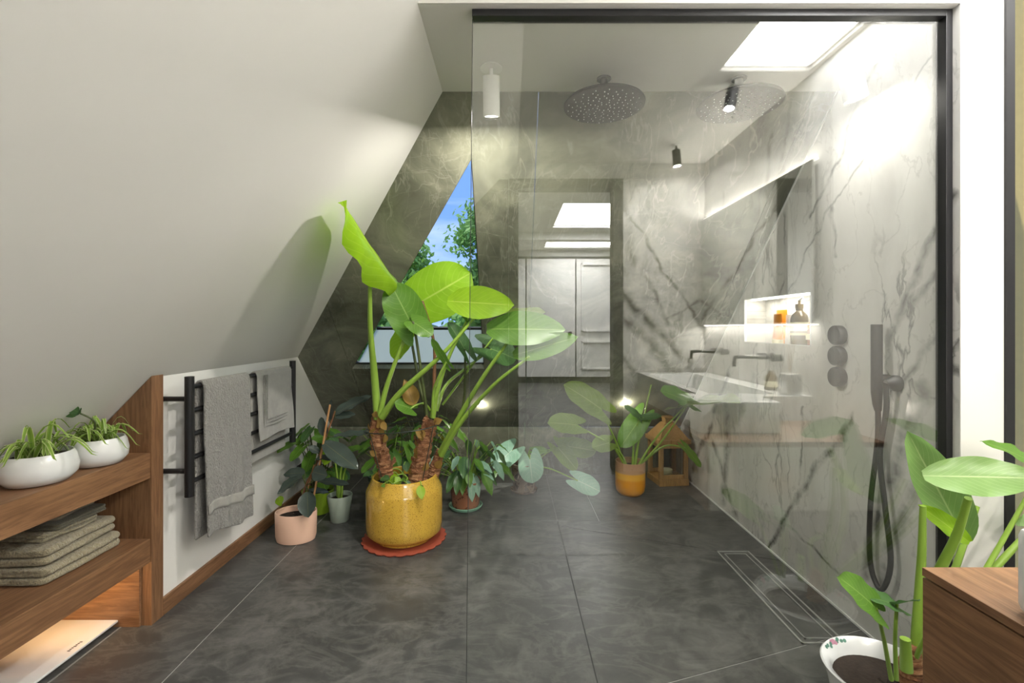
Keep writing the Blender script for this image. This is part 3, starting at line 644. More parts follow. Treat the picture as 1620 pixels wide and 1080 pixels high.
def tubeb(name, label, cat, y, x, h, w_, mat, cap):
    t = thing(name, label, cat, (x, y, zn)); bm = bmesh.new(); prof = [(.5, .02), (.5, .05), (.5, h*.6), (.46, h)]
    rings = []
    for i, (ww, z) in enumerate([(1, .025), (1, .05), (1, h*.5), (1.02, h*.8), (1.05, h)]):
        th = (1-(i/4)*.85); rings.append([bm.verts.new((x+.5*w_*.62*th*math.sin(a), y+.5*w_*ww*math.cos(a), zn+z)) for a in [2*math.pi*k/18 for k in range(18)]])
    for a, b in zip(rings, rings[1:]):
        for j in range(18): bm.faces.new((a[j], a[(j+1) % 18], b[(j+1) % 18], b[j]))
    bm.faces.new(rings[0][::-1]); bm.faces.new(rings[-1]); put('body', bm, mat, t)
    put('cap', lathe([(w_*.36, 0), (w_*.38, .004), (w_*.38, .026)], (x, y, zn), 20), cap, t); return t
tubeb('cosmetic_tube', 'orange upright tube standing against the niche end', 'tube', nb(1213), XR+.085, .19, .10, MAT['orange'], MAT['orange'])
tubeb('cosmetic_tube', 'orange upright tube with white lower half in front of the taller one', 'tube', nb(1222), XR+.03, .165, .075, MAT['orange'], MAT['label'])
tubeb('cosmetic_tube', 'white squeeze tube beside the pump bottle', 'tube', nb(1233), XR+.055, .16, .06, MAT['ceramic'], MAT['ceramic'])
t = thing('glass_jar', 'clear glass jar with clip lid behind the orange capped jar', 'jar', (XR+.09, nb(1266), zn)); put('jar', lathe([(.03, 0), (.034, .005), (.034, .08), (.026, .1)], (XR+.09, nb(1266), zn), 24), MAT['clear'], t); put('lid', lathe([(.028, .1), (.03, .105), (.03, .115)], (XR+.09, nb(1266), zn), 24), MAT['steel'], t)
t = thing('capped_jar', 'small amber jar with orange cap and white label', 'jar', (XR+.04, nb(1275.5), zn)); c = (XR+.04, nb(1275.5), zn)
put('jar', lathe([(.028, 0), (.031, .005), (.031, .075), (.026, .085)], c, 24), MAT['amber_red'], t); put('cap', lathe([(.029, .085), (.029, .11), (.026, .113)], c, 24), MAT['orange'], t)
put('label_patch', box((c[0]-.033, c[1]-.016, zn+.03), (c[0]-.028, c[1]+.016, zn+.06)), MAT['label'], t, False)

# ------------------------------------------------------------------ built-in walnut shelf unit on the left
sh = thing('shelf_unit', 'built-in walnut shelf unit under the sloped ceiling with two thick shelves', 'shelf', (XL, 1.2, 0))
yp0, yp1, yn = 1.977, 2.044, .25; XF = XL+.012; XB = -2.12
put('end_panel', plate([(XF, 0), (XF, zleft(XF)-.004), (XB, zleft(XB)-.004), (XB, 0)], [], lambda x, z: (x, yp1, z), (0, yp0-yp1, 0)), MAT['walnut_z'], sh, False)
put('end_lining', plate([(XL-.03, .001), (XL-.03, .264), (XB+.03, .264), (XB+.03, .001)], [], lambda x, z: (x, yp0-.012, z), (0, .0115, 0)), MAT['walnut_x'], sh, False)
def shelf(z1, z0, xb): return put('shelf', box((xb, yn, z0), (XF-.004, yp0-.0005, z1), .002), MAT['walnut_y'], sh, False)
shelf(.725, .618, xleft(.618)+.10); shelf(.365, .266, XB+.005)
put('back_panel', box((XB-.02, yn, 0), (XB, yp0, .24)), MAT['walnut_y'], sh, False)
put('end_panel', plate([(XF, 0), (XF, zleft(XF)-.004), (XB, zleft(XB)-.004), (XB, 0)], [], lambda x, z: (x, yn, z), (0, -.05, 0)), MAT['walnut_z'], sh, False)
put('led_strip', box((-1.98, 1.785, .257), (-1.58, 1.795, .265)), MAT['led_warm'], sh, False)
light('shelf_led_light', 'AREA', (-1.78, 1.80, .250), .8, (1, .62, .28), .40, .03, aim=(-1.78, 1.97, .16))
# folded towels on the lower shelf: strips folded in layers
def fold(label, x0, x1, y0, y1, z, hs_, mat, seed, group='folded towels on the lower shelf'):
    rr = random.Random(seed); prof = []; n = len(hs_); zz = z
    for i, h in enumerate(hs_):
        t_ = h*.86; m = zz+h/2
        # closed rounded strip cross-section for one layer
        zz += h
    H = sum(hs_); bm = bmesh.new(); t = thing('folded_towel', label, 'towel', ((x0+x1)/2, (y0+y1)/2, z), group)
    zz = z; t.rotation_euler = (0, 0, (seed % 3-1)*.05)
    for i, h in enumerate(hs_):
        bm = bmesh.new(); pr = []; K = 7
        for k in range(K+1):        # bulging front edge
            a = -math.pi/2+math.pi*k/K; pr.append((x1-h*.5+h*.62*math.cos(a), zz+h/2+h*.5*math.sin(a)))
        pr += [(x1-(x1-x0)*q, zz+h) for q in (.35, .7)]
        for k in range(K+1):
            a = math.pi/2+math.pi*k/K; pr.append((x0+h*.5+h*.5*math.cos(a), zz+h/2+h*.5*math.sin(a)))
        pr += [(x1-(x1-x0)*q, zz) for q in (.7, .35)]
        ny = 14; rows = []
        for j in range(ny+1):
            y = y0+(y1-y0)*j/ny; e = min(j, ny-j)/ny; sq = 1-.12*max(0, 1-e*14)**2; row = []
            for (x, zv) in pr:
                cz = zz+h/2; w = noise.noise(Vector((x*9+seed, y*9, i)))*.010; w2 = noise.noise(Vector((x*7, y*8+seed, i+5)))*h*.28
                row.append(bm.verts.new((x+w+(noise.noise(Vector((y*7, seed, i)))*.01 if x > x1-.05 else 0), y+noise.noise(Vector((x*6, zv*30, seed)))*.006, max(z+.0005 if i == 0 else 0, cz+(zv-cz)*sq+w2*(1 if zv > cz else .2)))))
            rows.append(row)
        m = len(pr)
        for a, b in zip(rows, rows[1:]):
            for q in range(m): bm.faces.new((a[q], a[(q+1) % m], b[(q+1) % m], b[q]))
        bm.faces.new(rows[0][::-1]); bm.faces.new(rows[-1]); o_f = put('fold', bm, mat, t, smooth=True); subsurf(o_f, 1); zz += h
    return t
fold('thick olive grey folded towel at the bottom of the shelf stack', -2.02, -1.585, 1.60, 1.935, .3655, [.028, .03], MAT['towel_olive'], 1)
fold('thick olive grey folded towel second from the bottom of the stack', -2.0, -1.60, 1.60, 1.925, .428, [.03, .03], MAT['towel_olive'], 2)
fold('thin olive folded towel in the middle of the shelf stack', -1.99, -1.63, 1.66, 1.88, .492, [.013, .013], MAT['towel_olive'], 3)
fold('thin dark grey-green folded towel under the topmost cloth', -1.98, -1.62, 1.68, 1.90, .520, [.012, .012], MAT['towel_dark'], 4)
fold('thin beige folded cloth topmost of the shelf stack', -1.98, -1.65, 1.70, 1.885, .547, [.014, .016], MAT['towel_cream'], 5)
# bathroom scale
bs = thing('bathroom_scale', 'flat white glass bathroom scale on the floor under the shelf', 'scale', (-1.80, 1.78, 0))
put('platform', box((-1.965, 1.60, .022), (-1.632, 1.965, .032), .003), MAT['ceramic'], bs); put('base', box((-1.93, 1.64, .006), (-1.665, 1.93, .022), .006), MAT['steel'], bs)
for a in (-1.92, -1.68):
    for b in (1.65, 1.92): put('foot', lathe([(.015, 0), (.015, .006)], (a, b, 0), 16), MAT['black'], bs)
bm = bmesh.new()
for k_ in range(7): bx(bm, (-1.666, 1.772+k_*.0085, .0321), (-1.658+(k_ % 3 == 0)*.003, 1.777+k_*.0085, .0324))
put('printed_mark', bm, MAT['print'], bs, False)
struct(put('trim_5', box((-1.6255, 1.15, .0), (-1.6195, 1.976, .002)), MAT['steel'], smooth=False), 'thin steel edging strip in the floor along the shelf unit')

# ------------------------------------------------------------------ towel warmer
tw = thing('towel_warmer', 'black ladder towel warmer with five bars on the white knee wall', 'towel warmer', (XL, 2.55, .78))
XT = -1.40; ya, yb = 2.06, 3.04
for y in (ya, yb):
    po_ = put('post', tube([(XT, y, .512), (XT, y, 1.036)], [.019, .019], 20, smooth=0), MAT['black'], tw)
    for z in (.938, .622): put('bracket', tube([(XL, y, z), (XT, y, z)], [.011, .011], 12, smooth=0), MAT['black'], po_)
for z in (.99, .885, .78, .676, .572): put('bar', tube([(XT, ya, z), (XT, yb, z)], [.0105, .0105], 14, smooth=0), MAT['black'], tw)
def hang(label, y0, y1, zf, zbk, mat, folds, bandz=None, seed=0, tk=.012):
    t = thing('hanging_towel', label, 'towel', (XT, (y0+y1)/2, 1.0)); pr = []; r0 = .0105+tk*.5+.001; K = 8
    nf = 60
    for i in range(nf): pr.append((XT+r0+.004, zf+(.99-zf)*i/nf))
    for k in range(K+1): a = math.pi*k/K; pr.append((XT+r0*math.cos(a), .99+r0*math.sin(a)))
    for i in range(1, 19): pr.append((XT-r0-.002, .99-(.99-zbk)*i/18))
    rr = random.Random(seed)
    def wob(s, e):
        k_ = max(0, 1-s*2.1); w = (math.sin(e*folds*math.pi*2+seed)*.010+noise.noise(Vector((e*5, s*3, seed)))*.012)*k_**.7
        drop = noise.noise(Vector((e*2.2, seed, 0)))*.02*k_-(e*.05*k_ if folds > 2 else 0)
        return (max(0, w+.01*k_), drop)
    M3 = lambda a, e, b: Vector((a, e, b))
    def build(p, name, m, th):
        bm = sheet(p, y0, y1, 34, M3, wob_); o = put(name, bm, m, t); solid(o, th); subsurf(o, 1); return o
    wob_ = wob; n_ = len(pr)
    o = build(pr, 'cloth', mat, tk)
    if bandz:
        z0, z1 = bandz; idx = [i for i in range(nf) if z0 <= pr[i][1] <= z1]
        sub = [(pr[i][0]+tk*.5+.0025, pr[i][1]) for i in idx]; i0 = idx[0]
        wob_ = lambda s, e: wob((i0+s*(len(sub)-1))/(n_-1), e); bm = sheet(sub, y0-.001, y1+.001, 34, M3, wob_); o = put('woven_band', bm, MAT['towel_flat'], t); solid(o, .004)
    return t
hang('fluffy grey bath towel hung long over the warmer near the shelf unit', 2.125, 2.50, .30, .285, MAT['towel'], 3, (.40, .455), 1)
t2 = hang('smooth grey hand towel with stitched border at the far end of the warmer', 2.575, 2.975, .625, .50, MAT['towel_flat'], 1, None, 2, .010)
for k_ in range(3):     # stitched border lines on the flat towel
    d = .035+.018*k_; x = XT+.036
    put('stitched_border', tube([(x, 2.585+d, .985), (x, 2.585+d, .66+d), (x, 2.96, .66+d)], [.0028, .0028], 6, smooth=0), MAT['towel'], t2)
so = thing('wall_socket', 'small square black wall socket low on the knee wall', 'socket', (XL, 3.39, .226)); put('plate', box((XL, 3.35, .186), (XL+.012, 3.43, .266), .003), MAT['black'], so); put('insert', lathe([(.024, 0), (.024, .002)], (XL+.012, 3.39, .226), 24, M=align((1, 0, 0))), MAT['charcoal'], so)

# ------------------------------------------------------------------ leaf and plant builders
def leaf(parent, B, T, n, wr, mat, kind='ear', cup=.15, bend=.12, wave=.02, lobe=.32, name='leaf', ns=14, nt_=10):
    B, T, n = Vector(B), Vector(T), Vector(n); ax = T-B; L = ax.length; ax.normalize(); n = (n-ax*n.dot(ax)); n = n.normalized() if n.length > 1e-4 else ax.orthogonal().normalized(); sd = ax.cross(n)
    bm = bmesh.new(); uvl = bm.loops.layers.uv.new(); G = []; UV = {}; ph = R.uniform(0, 6)
    for i in range(ns+1):
        s = i/ns; row = []
        if kind == 'ear': w = 1.16*(.62+1.3*s)*max(0, 1-s)**.62
        elif kind == 'oval': w = 1.02*(max(0, math.sin(math.pi*min(1, .03+s*.97)))**.62)*(1-.12*s)
        elif kind == 'strap': w = (min(1, .45+s*3))*max(0, 1-s)**.55
        else: w = 1.15*(max(0, math.sin(math.pi*min(1, .03+s*.97)**.8))**.9)
        for j in range(nt_+1):
            t = -1+2*j/nt_; at = abs(t); lb = lobe*1.1*math.sin(at*2.3)*(1-s)**2.0 if kind == 'ear' else 0
            rip = math.sin(s*17+ph+t*2)*wave*at*at
            p = B+ax*(s*L-lb*L)+sd*(t*w*wr*L*(1-cup*.35*at))+n*((cup*at**1.6*wr*w+rip-bend*s*s)*L)
            v = bm.verts.new(p); UV[v] = (t*.5+.5, s); row.append(v)
        G.append(row)
    for a, b in zip(G, G[1:]):
        for j in range(nt_):
            f = bm.faces.new((a[j], a[j+1], b[j+1], b[j]))
            for l in f.loops: l[uvl].uv = UV[l.vert]
    base = wloc(parent); bmesh.ops.translate(bm, verts=bm.verts, vec=-base); me = bpy.data.meshes.new(name); bm.to_mesh(me); bm.free()
    for p in me.polygons: p.use_smooth = True
    return link(name, me, MAT[mat], parent)
def stalk(parent, pts, r0, r1, mat='stem', name='stalk'): return put(name, tube(pts, [r0, r1], 9), MAT[mat], parent)
def pot(parent, c, prof, mat, soilz, soilr, sx=1, sy=1, name='pot'):
    put(name, lathe(prof, c, 44, sx, sy), MAT[mat], parent)
    bm = bmesh.new(); rings = []; c = Vector(c)
    for i in range(6):
        rr = soilr*(i/5 if i else .02); rings.append([bm.verts.new(c+Vector((rr*sx*math.cos(a), rr*sy*math.sin(a), soilz+(R.uniform(-.006, .006) if i < 5 else 0)))) for a in [2*math.pi*k/24 for k in range(24)]])
    for a, b in zip(rings, rings[1:]):
        for j in range(24): bm.faces.new((a[j], a[(j+1) % 24], b[(j+1) % 24], b[j]))
    bm.faces.new(rings[0]); put('soil', bm, MAT['soil'], parent)
def PX(l): return [px(*p) for p in l]
TOC = Vector((0, -1, .15))      # leaf facing the room

# ------------------------------------------------------------------ giant elephant ear in mustard pot
PC = Vector((-.624, 2.80, 0)); base_z = .012
sau = put('plant_saucer', lathe([(.19, .0), (.238, .003), (.242, .010), (.236, .013), (.19, .008)], (0, 0, 0), 120, edge=lambda a: 1+.045*abs(math.sin(a*12))-.02), MAT['saucer_red'], None, loc=None)
sau.location = (PC.x, PC.y, 0); tag(sau, 'coral red scalloped saucer under the mustard pot', 'saucer')
ee = thing('potted_elephant_ear', 'giant elephant ear plant in speckled mustard yellow pot on red scalloped saucer', 'potted plant', (PC.x, PC.y, base_z))
pot(ee, (PC.x, PC.y, base_z), [(.14, 0), (.165, .002), (.168, .018), (.20, .028), (.220, .052), (.222, .09), (.222, .285), (.216, .30), (.192, .348), (.188, .362), (.180, .366), (.174, .36), (.174, .28)], 'pot_yellow', .315, .175)
def trunk(pts, rads, par):
    return put('trunk', tube(pts, rads, 20, smooth=26, rfun=lambda s, a: 1+.12*abs(math.sin(s*38+math.sin(a)*.8))+.22*noise.noise(Vector((math.cos(a)*2, math.sin(a)*2, s*16)))), MAT['bark'], par)
trunk(PX([(612, 755, 2.78), (607, 730, 2.78), (596, 690, 2.78), (597, 655, 2.78)]), [.038, .042, .038, .030], ee)
trunk(PX([(660, 765, 2.76), (664, 740, 2.76), (672, 700, 2.76), (680, 665, 2.76)]), [.052, .050, .040, .034], ee)
trunk(PX([(684, 755, 2.84), (690, 735, 2.84), (697, 712, 2.84)]), [.034, .032, .022], ee)
for (u, v, d, a, b) in ((588, 690, 2.74, .02, .05), (604, 668, 2.73, .03, -.04), (672, 690, 2.71, -.05, .04), (686, 668, 2.72, .05, .02), (690, 740, 2.8, .03, .05), (595, 720, 2.73, -.03, .03)):
    p = px(u, v, d); leaf(ee, p, p+Vector((a, -.02, b)), (0, -1, .2), .35, 'leaf_dry', 'lance', name='dry_sheath', ns=6, nt_=4)
for (P0, P1, P2, r_) in (((610, 735), (597, 690), (597, 658), .040), ((664, 748), (672, 700), (680, 668), .046)):
    for i in range(16):
        q = i/15; a, b, c_ = Vector(P0), Vector(P1), Vector(P2); uv_ = a.lerp(b, q*2) if q < .5 else b.lerp(c_, q*2-1)
        an = R.uniform(-1.3, 1.3); d = 2.77 if P0[0] < 640 else 2.75
        p = px(uv_.x, uv_.y, d)+Vector((math.sin(an)*r_*.95, -math.cos(an)*r_*.95, 0))
        leaf(ee, p, p+Vector((math.sin(an)*.022+R.uniform(-.01, .01), -math.cos(an)*.018, R.uniform(.03, .055))), (math.sin(an), -math.cos(an), .2), .42, R.choice(['bark', 'leaf_dry', 'bark']), 'lance', name='dry_sheath', ns=5, nt_=4, cup=.3)
def stem_leaf(par, path, leafspec, r0=.016, r1=.008, mat='stem'):
    P = PX(path); stalk(par, P, r0, r1, mat)
    tip, n, wr, lm = leafspec[:4]; kw = leafspec[4] if len(leafspec) > 4 else {}
    leaf(par, P[-1], px(*tip), n, wr, lm, **kw)
sl = lambda *a: stem_leaf(ee, *a)
def ol(path, B, T, n_, w, m, r0, r1, kw={}, sm='stem'):
    stalk(ee, PX(path), r0, r1, sm); leaf(ee, px(*B), px(*T), n_, w, m, **{**dict(kind='oval', cup=.18, bend=.04, wave=.012), **kw})
ol([(598, 662, 2.76), (592, 590, 2.72), (586, 520, 2.60), (585, 432, 2.45)], (636, 458, 2.72), (525, 323, 2.0), (-.55, -.8, .25), .18, 'leaf_lime', .026, .009, dict(cup=.55, bend=.06, wave=.03))
sl([(686, 660, 2.80), (687, 600, 2.85), (686, 540, 2.85), (668, 476, 2.85)], ((744, 432, 2.8), (.1, -1, -.1), .52, 'leaf_lime', dict(cup=.1, lobe=.34)), .012, .008, 'stem_brown')
sl([(600, 658, 2.74), (612, 610, 2.72), (634, 550, 2.70), (651, 512, 2.68)], ((618, 448, 2.62), (.25, -1, -.1), .46, 'leaf_green', dict(cup=.12, lobe=.42)), .018, .007)
ol([(604, 660, 2.73), (634, 620, 2.68), (700, 560, 2.62), (756, 496, 2.60)], (708, 476, 2.62), (813, 482, 2.54), (-.05, -1, .1), .27, 'leaf_lime', .022, .007)
sl([(684, 660, 2.74), (694, 610, 2.72), (712, 560, 2.70), (742, 500, 2.66)], ((722, 470, 2.6), (-.05, -1, .5), .30, 'leaf_green', dict(lobe=.3)), .018, .007)
ol([(697, 716, 2.80), (722, 668, 2.72), (762, 600, 2.62), (806, 537, 2.56)], (770, 520, 2.60), (894, 520, 2.48), (0, -1, .3), .25, 'leaf_green', .020, .008)
ol([(698, 720, 2.78), (726, 672, 2.70), (780, 610, 2.60), (838, 564, 2.52)], (812, 562, 2.56), (914, 532, 2.45), (.1, -1, .3), .20, 'leaf_green', .018, .007)
sl([(690, 650, 2.86), (705, 610, 2.92), (740, 580, 2.98), (778, 552, 3.0)], ((818, 566, 3.02), (.2, -.8, .55), .62, 'leaf_dark', dict(lobe=.7)), .013, .006)
sl([(675, 655, 2.80), (662, 600, 2.84), (652, 545, 2.86), (646, 520, 2.86)], ((622, 568, 2.80), (-.5, -.8, .35), .48, 'leaf_lime', dict(bend=.1)), .011, .006, 'stem_dark')
sl([(684, 660, 2.70), (686, 620, 2.66), (694, 596, 2.62), (706, 572, 2.60)], ((680, 536, 2.58), (-.6, -.8, .1), .20, 'leaf_green', dict(lobe=.35)), .010, .005)
sl([(720, 690, 2.92), (733, 640, 2.95), (736, 590, 2.95), (735, 552, 2.93)], ((711, 508, 2.9), (.6, -.8, .1), .30, 'leaf_dark', dict(lobe=.5, cup=.4)), .011, .006, 'stem_dark')
sl([(700, 640, 3.0), (760, 560, 3.0), (800, 510, 3.0), (806, 496, 3.0)], ((862, 488, 2.98), (0, -.6, .8), .34, 'leaf_olive', {}), .008, .005)
sl([(676, 660, 2.72), (668, 600, 2.68), (656, 520, 2.64), (652, 508, 2.64)], ((684, 528, 2.60), (.1, -.9, .4), .42, 'leaf_green', dict(lobe=.2)), .010, .006, 'stem_dark')
sl([(690, 665, 2.80), (674, 640, 2.76), (660, 640, 2.74), (650, 646, 2.72)], ((626, 636, 2.66), (-.1, -.8, .6), .5, 'leaf_green', dict(lobe=.4)), .008, .005)
p = px(660, 664, 2.7); leaf(ee, px(655, 640, 2.74), px(640, 600, 2.72), (.3, -1, .2), .32, 'leaf_dry', 'lance', cup=.5, name='dry_leaf')
for i in range(18):      # young shoots in the pot
    a = R.uniform(0, 6.28); r_ = R.uniform(.04, .14); b = Vector((PC.x+r_*math.cos(a), PC.y+r_*math.sin(a), .33)); tp = b+Vector((R.uniform(-.1, .1), R.uniform(-.1, .05), R.uniform(.03, .09)))
    stalk(ee, [b, (b+tp)/2+Vector((0, 0, .03)), tp], .004, .003); leaf(ee, tp, tp+Vector((R.uniform(-.06, .06), R.uniform(-.06, -.01), R.uniform(-.05, .03))), (0, -.6, 1), .32, R.choice(['leaf_green', 'leaf_dark', 'leaf_lime']), 'lance', ns=8, nt_=6)
leaf(ee, px(664, 768, 2.60), px(668, 790, 2.57), (.3, -1, .2), .3, 'leaf_lime', 'lance', ns=8, nt_=6)
hoop = [px(635+58*math.cos(a), 676+8*math.sin(a)-6*math.cos(a), 2.74-.15*math.sin(a)) for a in [2*math.pi*k/24 for k in range(25)]]
put('support_hoop', tube(hoop, [.003, .003], 6, smooth=3), MAT['wire'], ee)
for k in (2, 10, 18): q = hoop[k]; put('support_wire', tube([q, Vector((PC.x+(q.x-PC.x)*.6, PC.y+(q.y-PC.y)*.6, .33))], [.0025, .0025], 6, smooth=0), MAT['wire'], ee)

# ------------------------------------------------------------------ rubber plant in peach oval pot
d0 = F*EYE/(855-CY); rb = px(466, 855, d0); RB = Vector((rb.x, d0+.02, 0))
rp_ = thing('potted_rubber_plant', 'dark leaved rubber plant with bamboo stakes in an oval peach pot', 'potted plant', RB)
pot(rp_, RB, [(.088, 0), (.097, .004), (.103, .03), (.106, .165), (.104, .170), (.098, .168), (.097, .13)], 'pot_pink', .135, .099, 1.12, .9)
D = RB.y; st_ = PX([(474, 805, D), (484, 768, D), (500, 735, D), (516, 690, D), (530, 650, D)]); stalk(rp_, st_, .008, .005, 'stem_brown')
put('stake', tube([px(492, 810, D-.03), px(522, 640, D-.02)], [.006, .006], 8, smooth=0), MAT['cane'], rp_); put('stake', tube([px(478, 808, D+.03), px(497, 735, D+.03)], [.005, .005], 8, smooth=0), MAT['cane'], rp_)
for (b, t_, n_, w) in (((478, 752, D-.03), (437, 780, D-.06), (0, -.5, 1), .30), ((482, 748, D), (448, 748, D+.03), (0, -.7, 1), .30), ((486, 778, D-.05), (487, 818, D-.12), (.1, -1, .3), .42), ((495, 746, D-.04), (517, 752, D-.1), (0, -1, .4), .42),
        ((498, 760, D), (553, 764, D-.03), (0, -.4, 1), .16), ((488, 775, D), (522, 778, D+.04), (0, -.5, 1), .22), ((500, 725, D-.02), (550, 722, D-.05), (0, -.5, 1), .16), ((512, 700, D-.02), (566, 740, D-.1), (.3, -.8, .6), .24), ((516, 690, D), (507, 660, D), (-.3, -1, .1), .34),
        ((524, 665, D), (523, 632, D), (-.6, -.8, 0), .2), ((530, 660, D+.02), (562, 654, D+.04), (0, -.7, .8), .28), ((528, 655, D+.04), (586, 624, D+.06), (0, -.6, 1), .22), ((505, 715, D), (488, 706, D-.03), (0, -.8, .7), .36), ((528, 690, D), (586, 682, D-.02), (0, -.5, 1), .14)):
    b = px(*b); t_ = px(*t_); leaf(rp_, b, t_, n_, w, 'leaf_rubber', 'oval', cup=.25, bend=.06)
    q = min(st_, key=lambda s_: (s_-b).length); stalk(rp_, [q, b], .003, .003, 'stem_dark', 'leaf_stalk')
leaf(rp_, px(442, 785, D+.02), px(443, 800, D-.02), (0, -1, .2), .4, 'leaf_lime', 'lance', ns=8, nt_=6)

# ------------------------------------------------------------------ sage pot with young elephant ear shoots
d0 = F*EYE/(826-CY); q = px(535, 826, d0); SG = Vector((q.x, d0+.03, 0)); D = SG.y
sg = thing('potted_shoots', 'tall green shoots in a small pale sage pot', 'potted plant', SG)
pot(sg, SG, [(.052, 0), (.056, .004), (.079, .165), (.076, .17), (.071, .168), (.069, .13)], 'pot_sage', .14, .07)
for (path, tip, n_, w, m) in (([(534, 785, D), (533, 750, D), (528, 715, D), (522, 700, D)], (494, 690, D-.05), (0, -.6, 1), .34, 'leaf_green'), ([(537, 785, D), (540, 740, D), (550, 712, D)], (572, 706, D-.03), (0, -.6, 1), .3, 'leaf_green'), ([(540, 787, D-.01), (544, 750, D), (552, 728, D)], (556, 738, D-.05), (0, -.8, .6), .3, 'leaf_lime'), ([(536, 787, D-.02), (532, 740, D-.02), (524, 708, D-.04)], (512, 735, D-.09), (-.2, -1, .3), .4, 'leaf_lime')):
    P = PX(path); stalk(sg, P, .008, .004); leaf(sg, P[-1], px(*tip), n_, w, m, 'ear', ns=10, nt_=8)
# ------------------------------------------------------------------ dark green pot
def radial_plant(par, c, z0, n, reach, rise, mats, kind, Ls, wr, seed, rs=.004, droop=.5, spread=(0, 6.28), stemmat='stem', zmax=None, bx_=None):
    rr = random.Random(seed)
    for i in range(n):
        a = rr.uniform(*spread); h = rr.uniform(*rise); o_ = rr.uniform(*reach); b = Vector((c[0]+.03*math.cos(a), c[1]+.03*math.sin(a), z0)); e = Vector((c[0]+o_*math.cos(a), c[1]+o_*math.sin(a), z0+h))
        if bx_: e.x = min(max(e.x, bx_[0]), bx_[1]); e.y = min(max(e.y, bx_[2]), bx_[3])
        stalk(par, [b, (b+e)/2+Vector((0, 0, h*.18)), e], rs, rs*.6, stemmat)
        L = rr.uniform(*Ls); dv = Vector((math.cos(a)*rr.uniform(.5, 1), math.sin(a)*rr.uniform(.5, 1), -droop*rr.uniform(.3, 1.3))).normalized(); t_ = e+dv*L
        if bx_: t_.x = min(max(t_.x, bx_[0]-.02), bx_[1]+.02); t_.y = min(max(t_.y, bx_[2]-.02), bx_[3]+.02)
        leaf(par, e, t_, Vector((dv.x*.5, dv.y*.5-.35, .9)), wr*rr.uniform(.85, 1.15), rr.choice(mats), kind, bend=.15, cup=.2, ns=10, nt_=6)
GP = Vector((-.83, 3.28, .035)); 
gs = put('plant_saucer', lathe([(.10, 0), (.128, .004), (.135, .03), (.130, .033), (.12, .012)], (0, 0, 0), 40), MAT['saucer_dark'], None); gs.location = (GP.x, GP.y, 0); tag(gs, 'dark grey plastic saucer under the dark green pot', 'saucer')
GP.z = .0125; gp = thing('potted_leafy_plant', 'green leafy plant in a dark green rimmed pot behind the mustard pot', 'potted plant', GP)
pot(gp, GP, [(.098, 0), (.105, .004), (.135, .185), (.150, .19), (.154, .225), (.150, .23), (.142, .228), (.138, .18)], 'pot_green', .19, .138)
radial_plant(gp, GP, .20, 20, (.06, .20), (.10, .34), ['leaf_green', 'leaf_green', 'leaf_dark'], 'ear', (.10, .17), .34, 11, bx_=(-1.10, -.66, 3.0, 3.38))
put('stake', tube([(GP.x-.04, GP.y+.02, .2), (GP.x-.06, GP.y+.04, .52)], [.007, .007], 8, smooth=0), MAT['cane'], gp)
# ------------------------------------------------------------------ lime pot with trailing leaves by the knee wall
LP = Vector((-1.30, 3.20, 0)); lp = thing('potted_climber', 'broad leaved climbing plant in a lime green pot against the knee wall', 'potted plant', LP)
pot(lp, LP, [(.075, 0), (.08, .004), (.105, .15), (.102, .155), (.096, .15), (.092, .12)], 'pot_lime', .125, .094)
radial_plant(lp, LP, .13, 24, (.05, .17), (.10, .46), ['leaf_green', 'leaf_dark', 'leaf_green'], 'ear', (.09, .15), .36, 5, bx_=(-1.46, -1.08, 2.86, 3.5), stemmat='stem_dark')
put('stake', tube([(LP.x, LP.y, .12), (LP.x+.02, LP.y+.02, .62)], [.008, .008], 8, smooth=0), MAT['stem_brown'], lp)
# ------------------------------------------------------------------ peace lily in brown pot
TP = Vector((-.305, 3.28, .0)); ts = put('plant_saucer', lathe([(.08, 0), (.108, .004), (.118, .022), (.113, .025), (.10, .010)], (0, 0, 0), 40), MAT['saucer_green'], None); ts.location = TP; tag(ts, 'pale green glazed saucer under the brown peace lily pot', 'saucer')
TP.z = .0105; tp_ = thing('potted_peace_lily', 'peace lily with drooping leaves in a glazed brown terracotta pot', 'potted plant', TP)
pot(tp_, TP, [(.085, 0), (.09, .004), (.098, .02), (.108, .15), (.112, .155), (.112, .178), (.107, .182), (.101, .178), (.098, .14)], 'pot_terra', .15, .098)
radial_plant(tp_, TP, .155, 46, (.07, .24), (.08, .30), ['leaf_green', 'leaf_dark', 'leaf_dark', 'leaf_silver'], 'lance', (.10, .19), .19, 21, .0035, 1.0, bx_=(-.62, .03, 3.05, 3.6))
# ------------------------------------------------------------------ yellow-green plant further back behind the mustard pot
CP = Vector((-.64, 3.52, 0)); cp = thing('potted_croton', 'bushy yellow-green leaved plant between the mustard pot and the marble riser', 'potted plant', CP)
pot(cp, CP, [(.09, 0), (.095, .004), (.12, .17), (.12, .19), (.113, .19), (.11, .15)], 'pot_terra', .16, .11)
radial_plant(cp, CP, .16, 64, (.05, .26), (.10, .42), ['leaf_croton', 'leaf_green', 'leaf_green', 'leaf_dark'], 'lance', (.10, .2), .16, 31, .0035, .5, bx_=(-.98, -.30, 3.42, 3.68), stemmat='stem_dark')
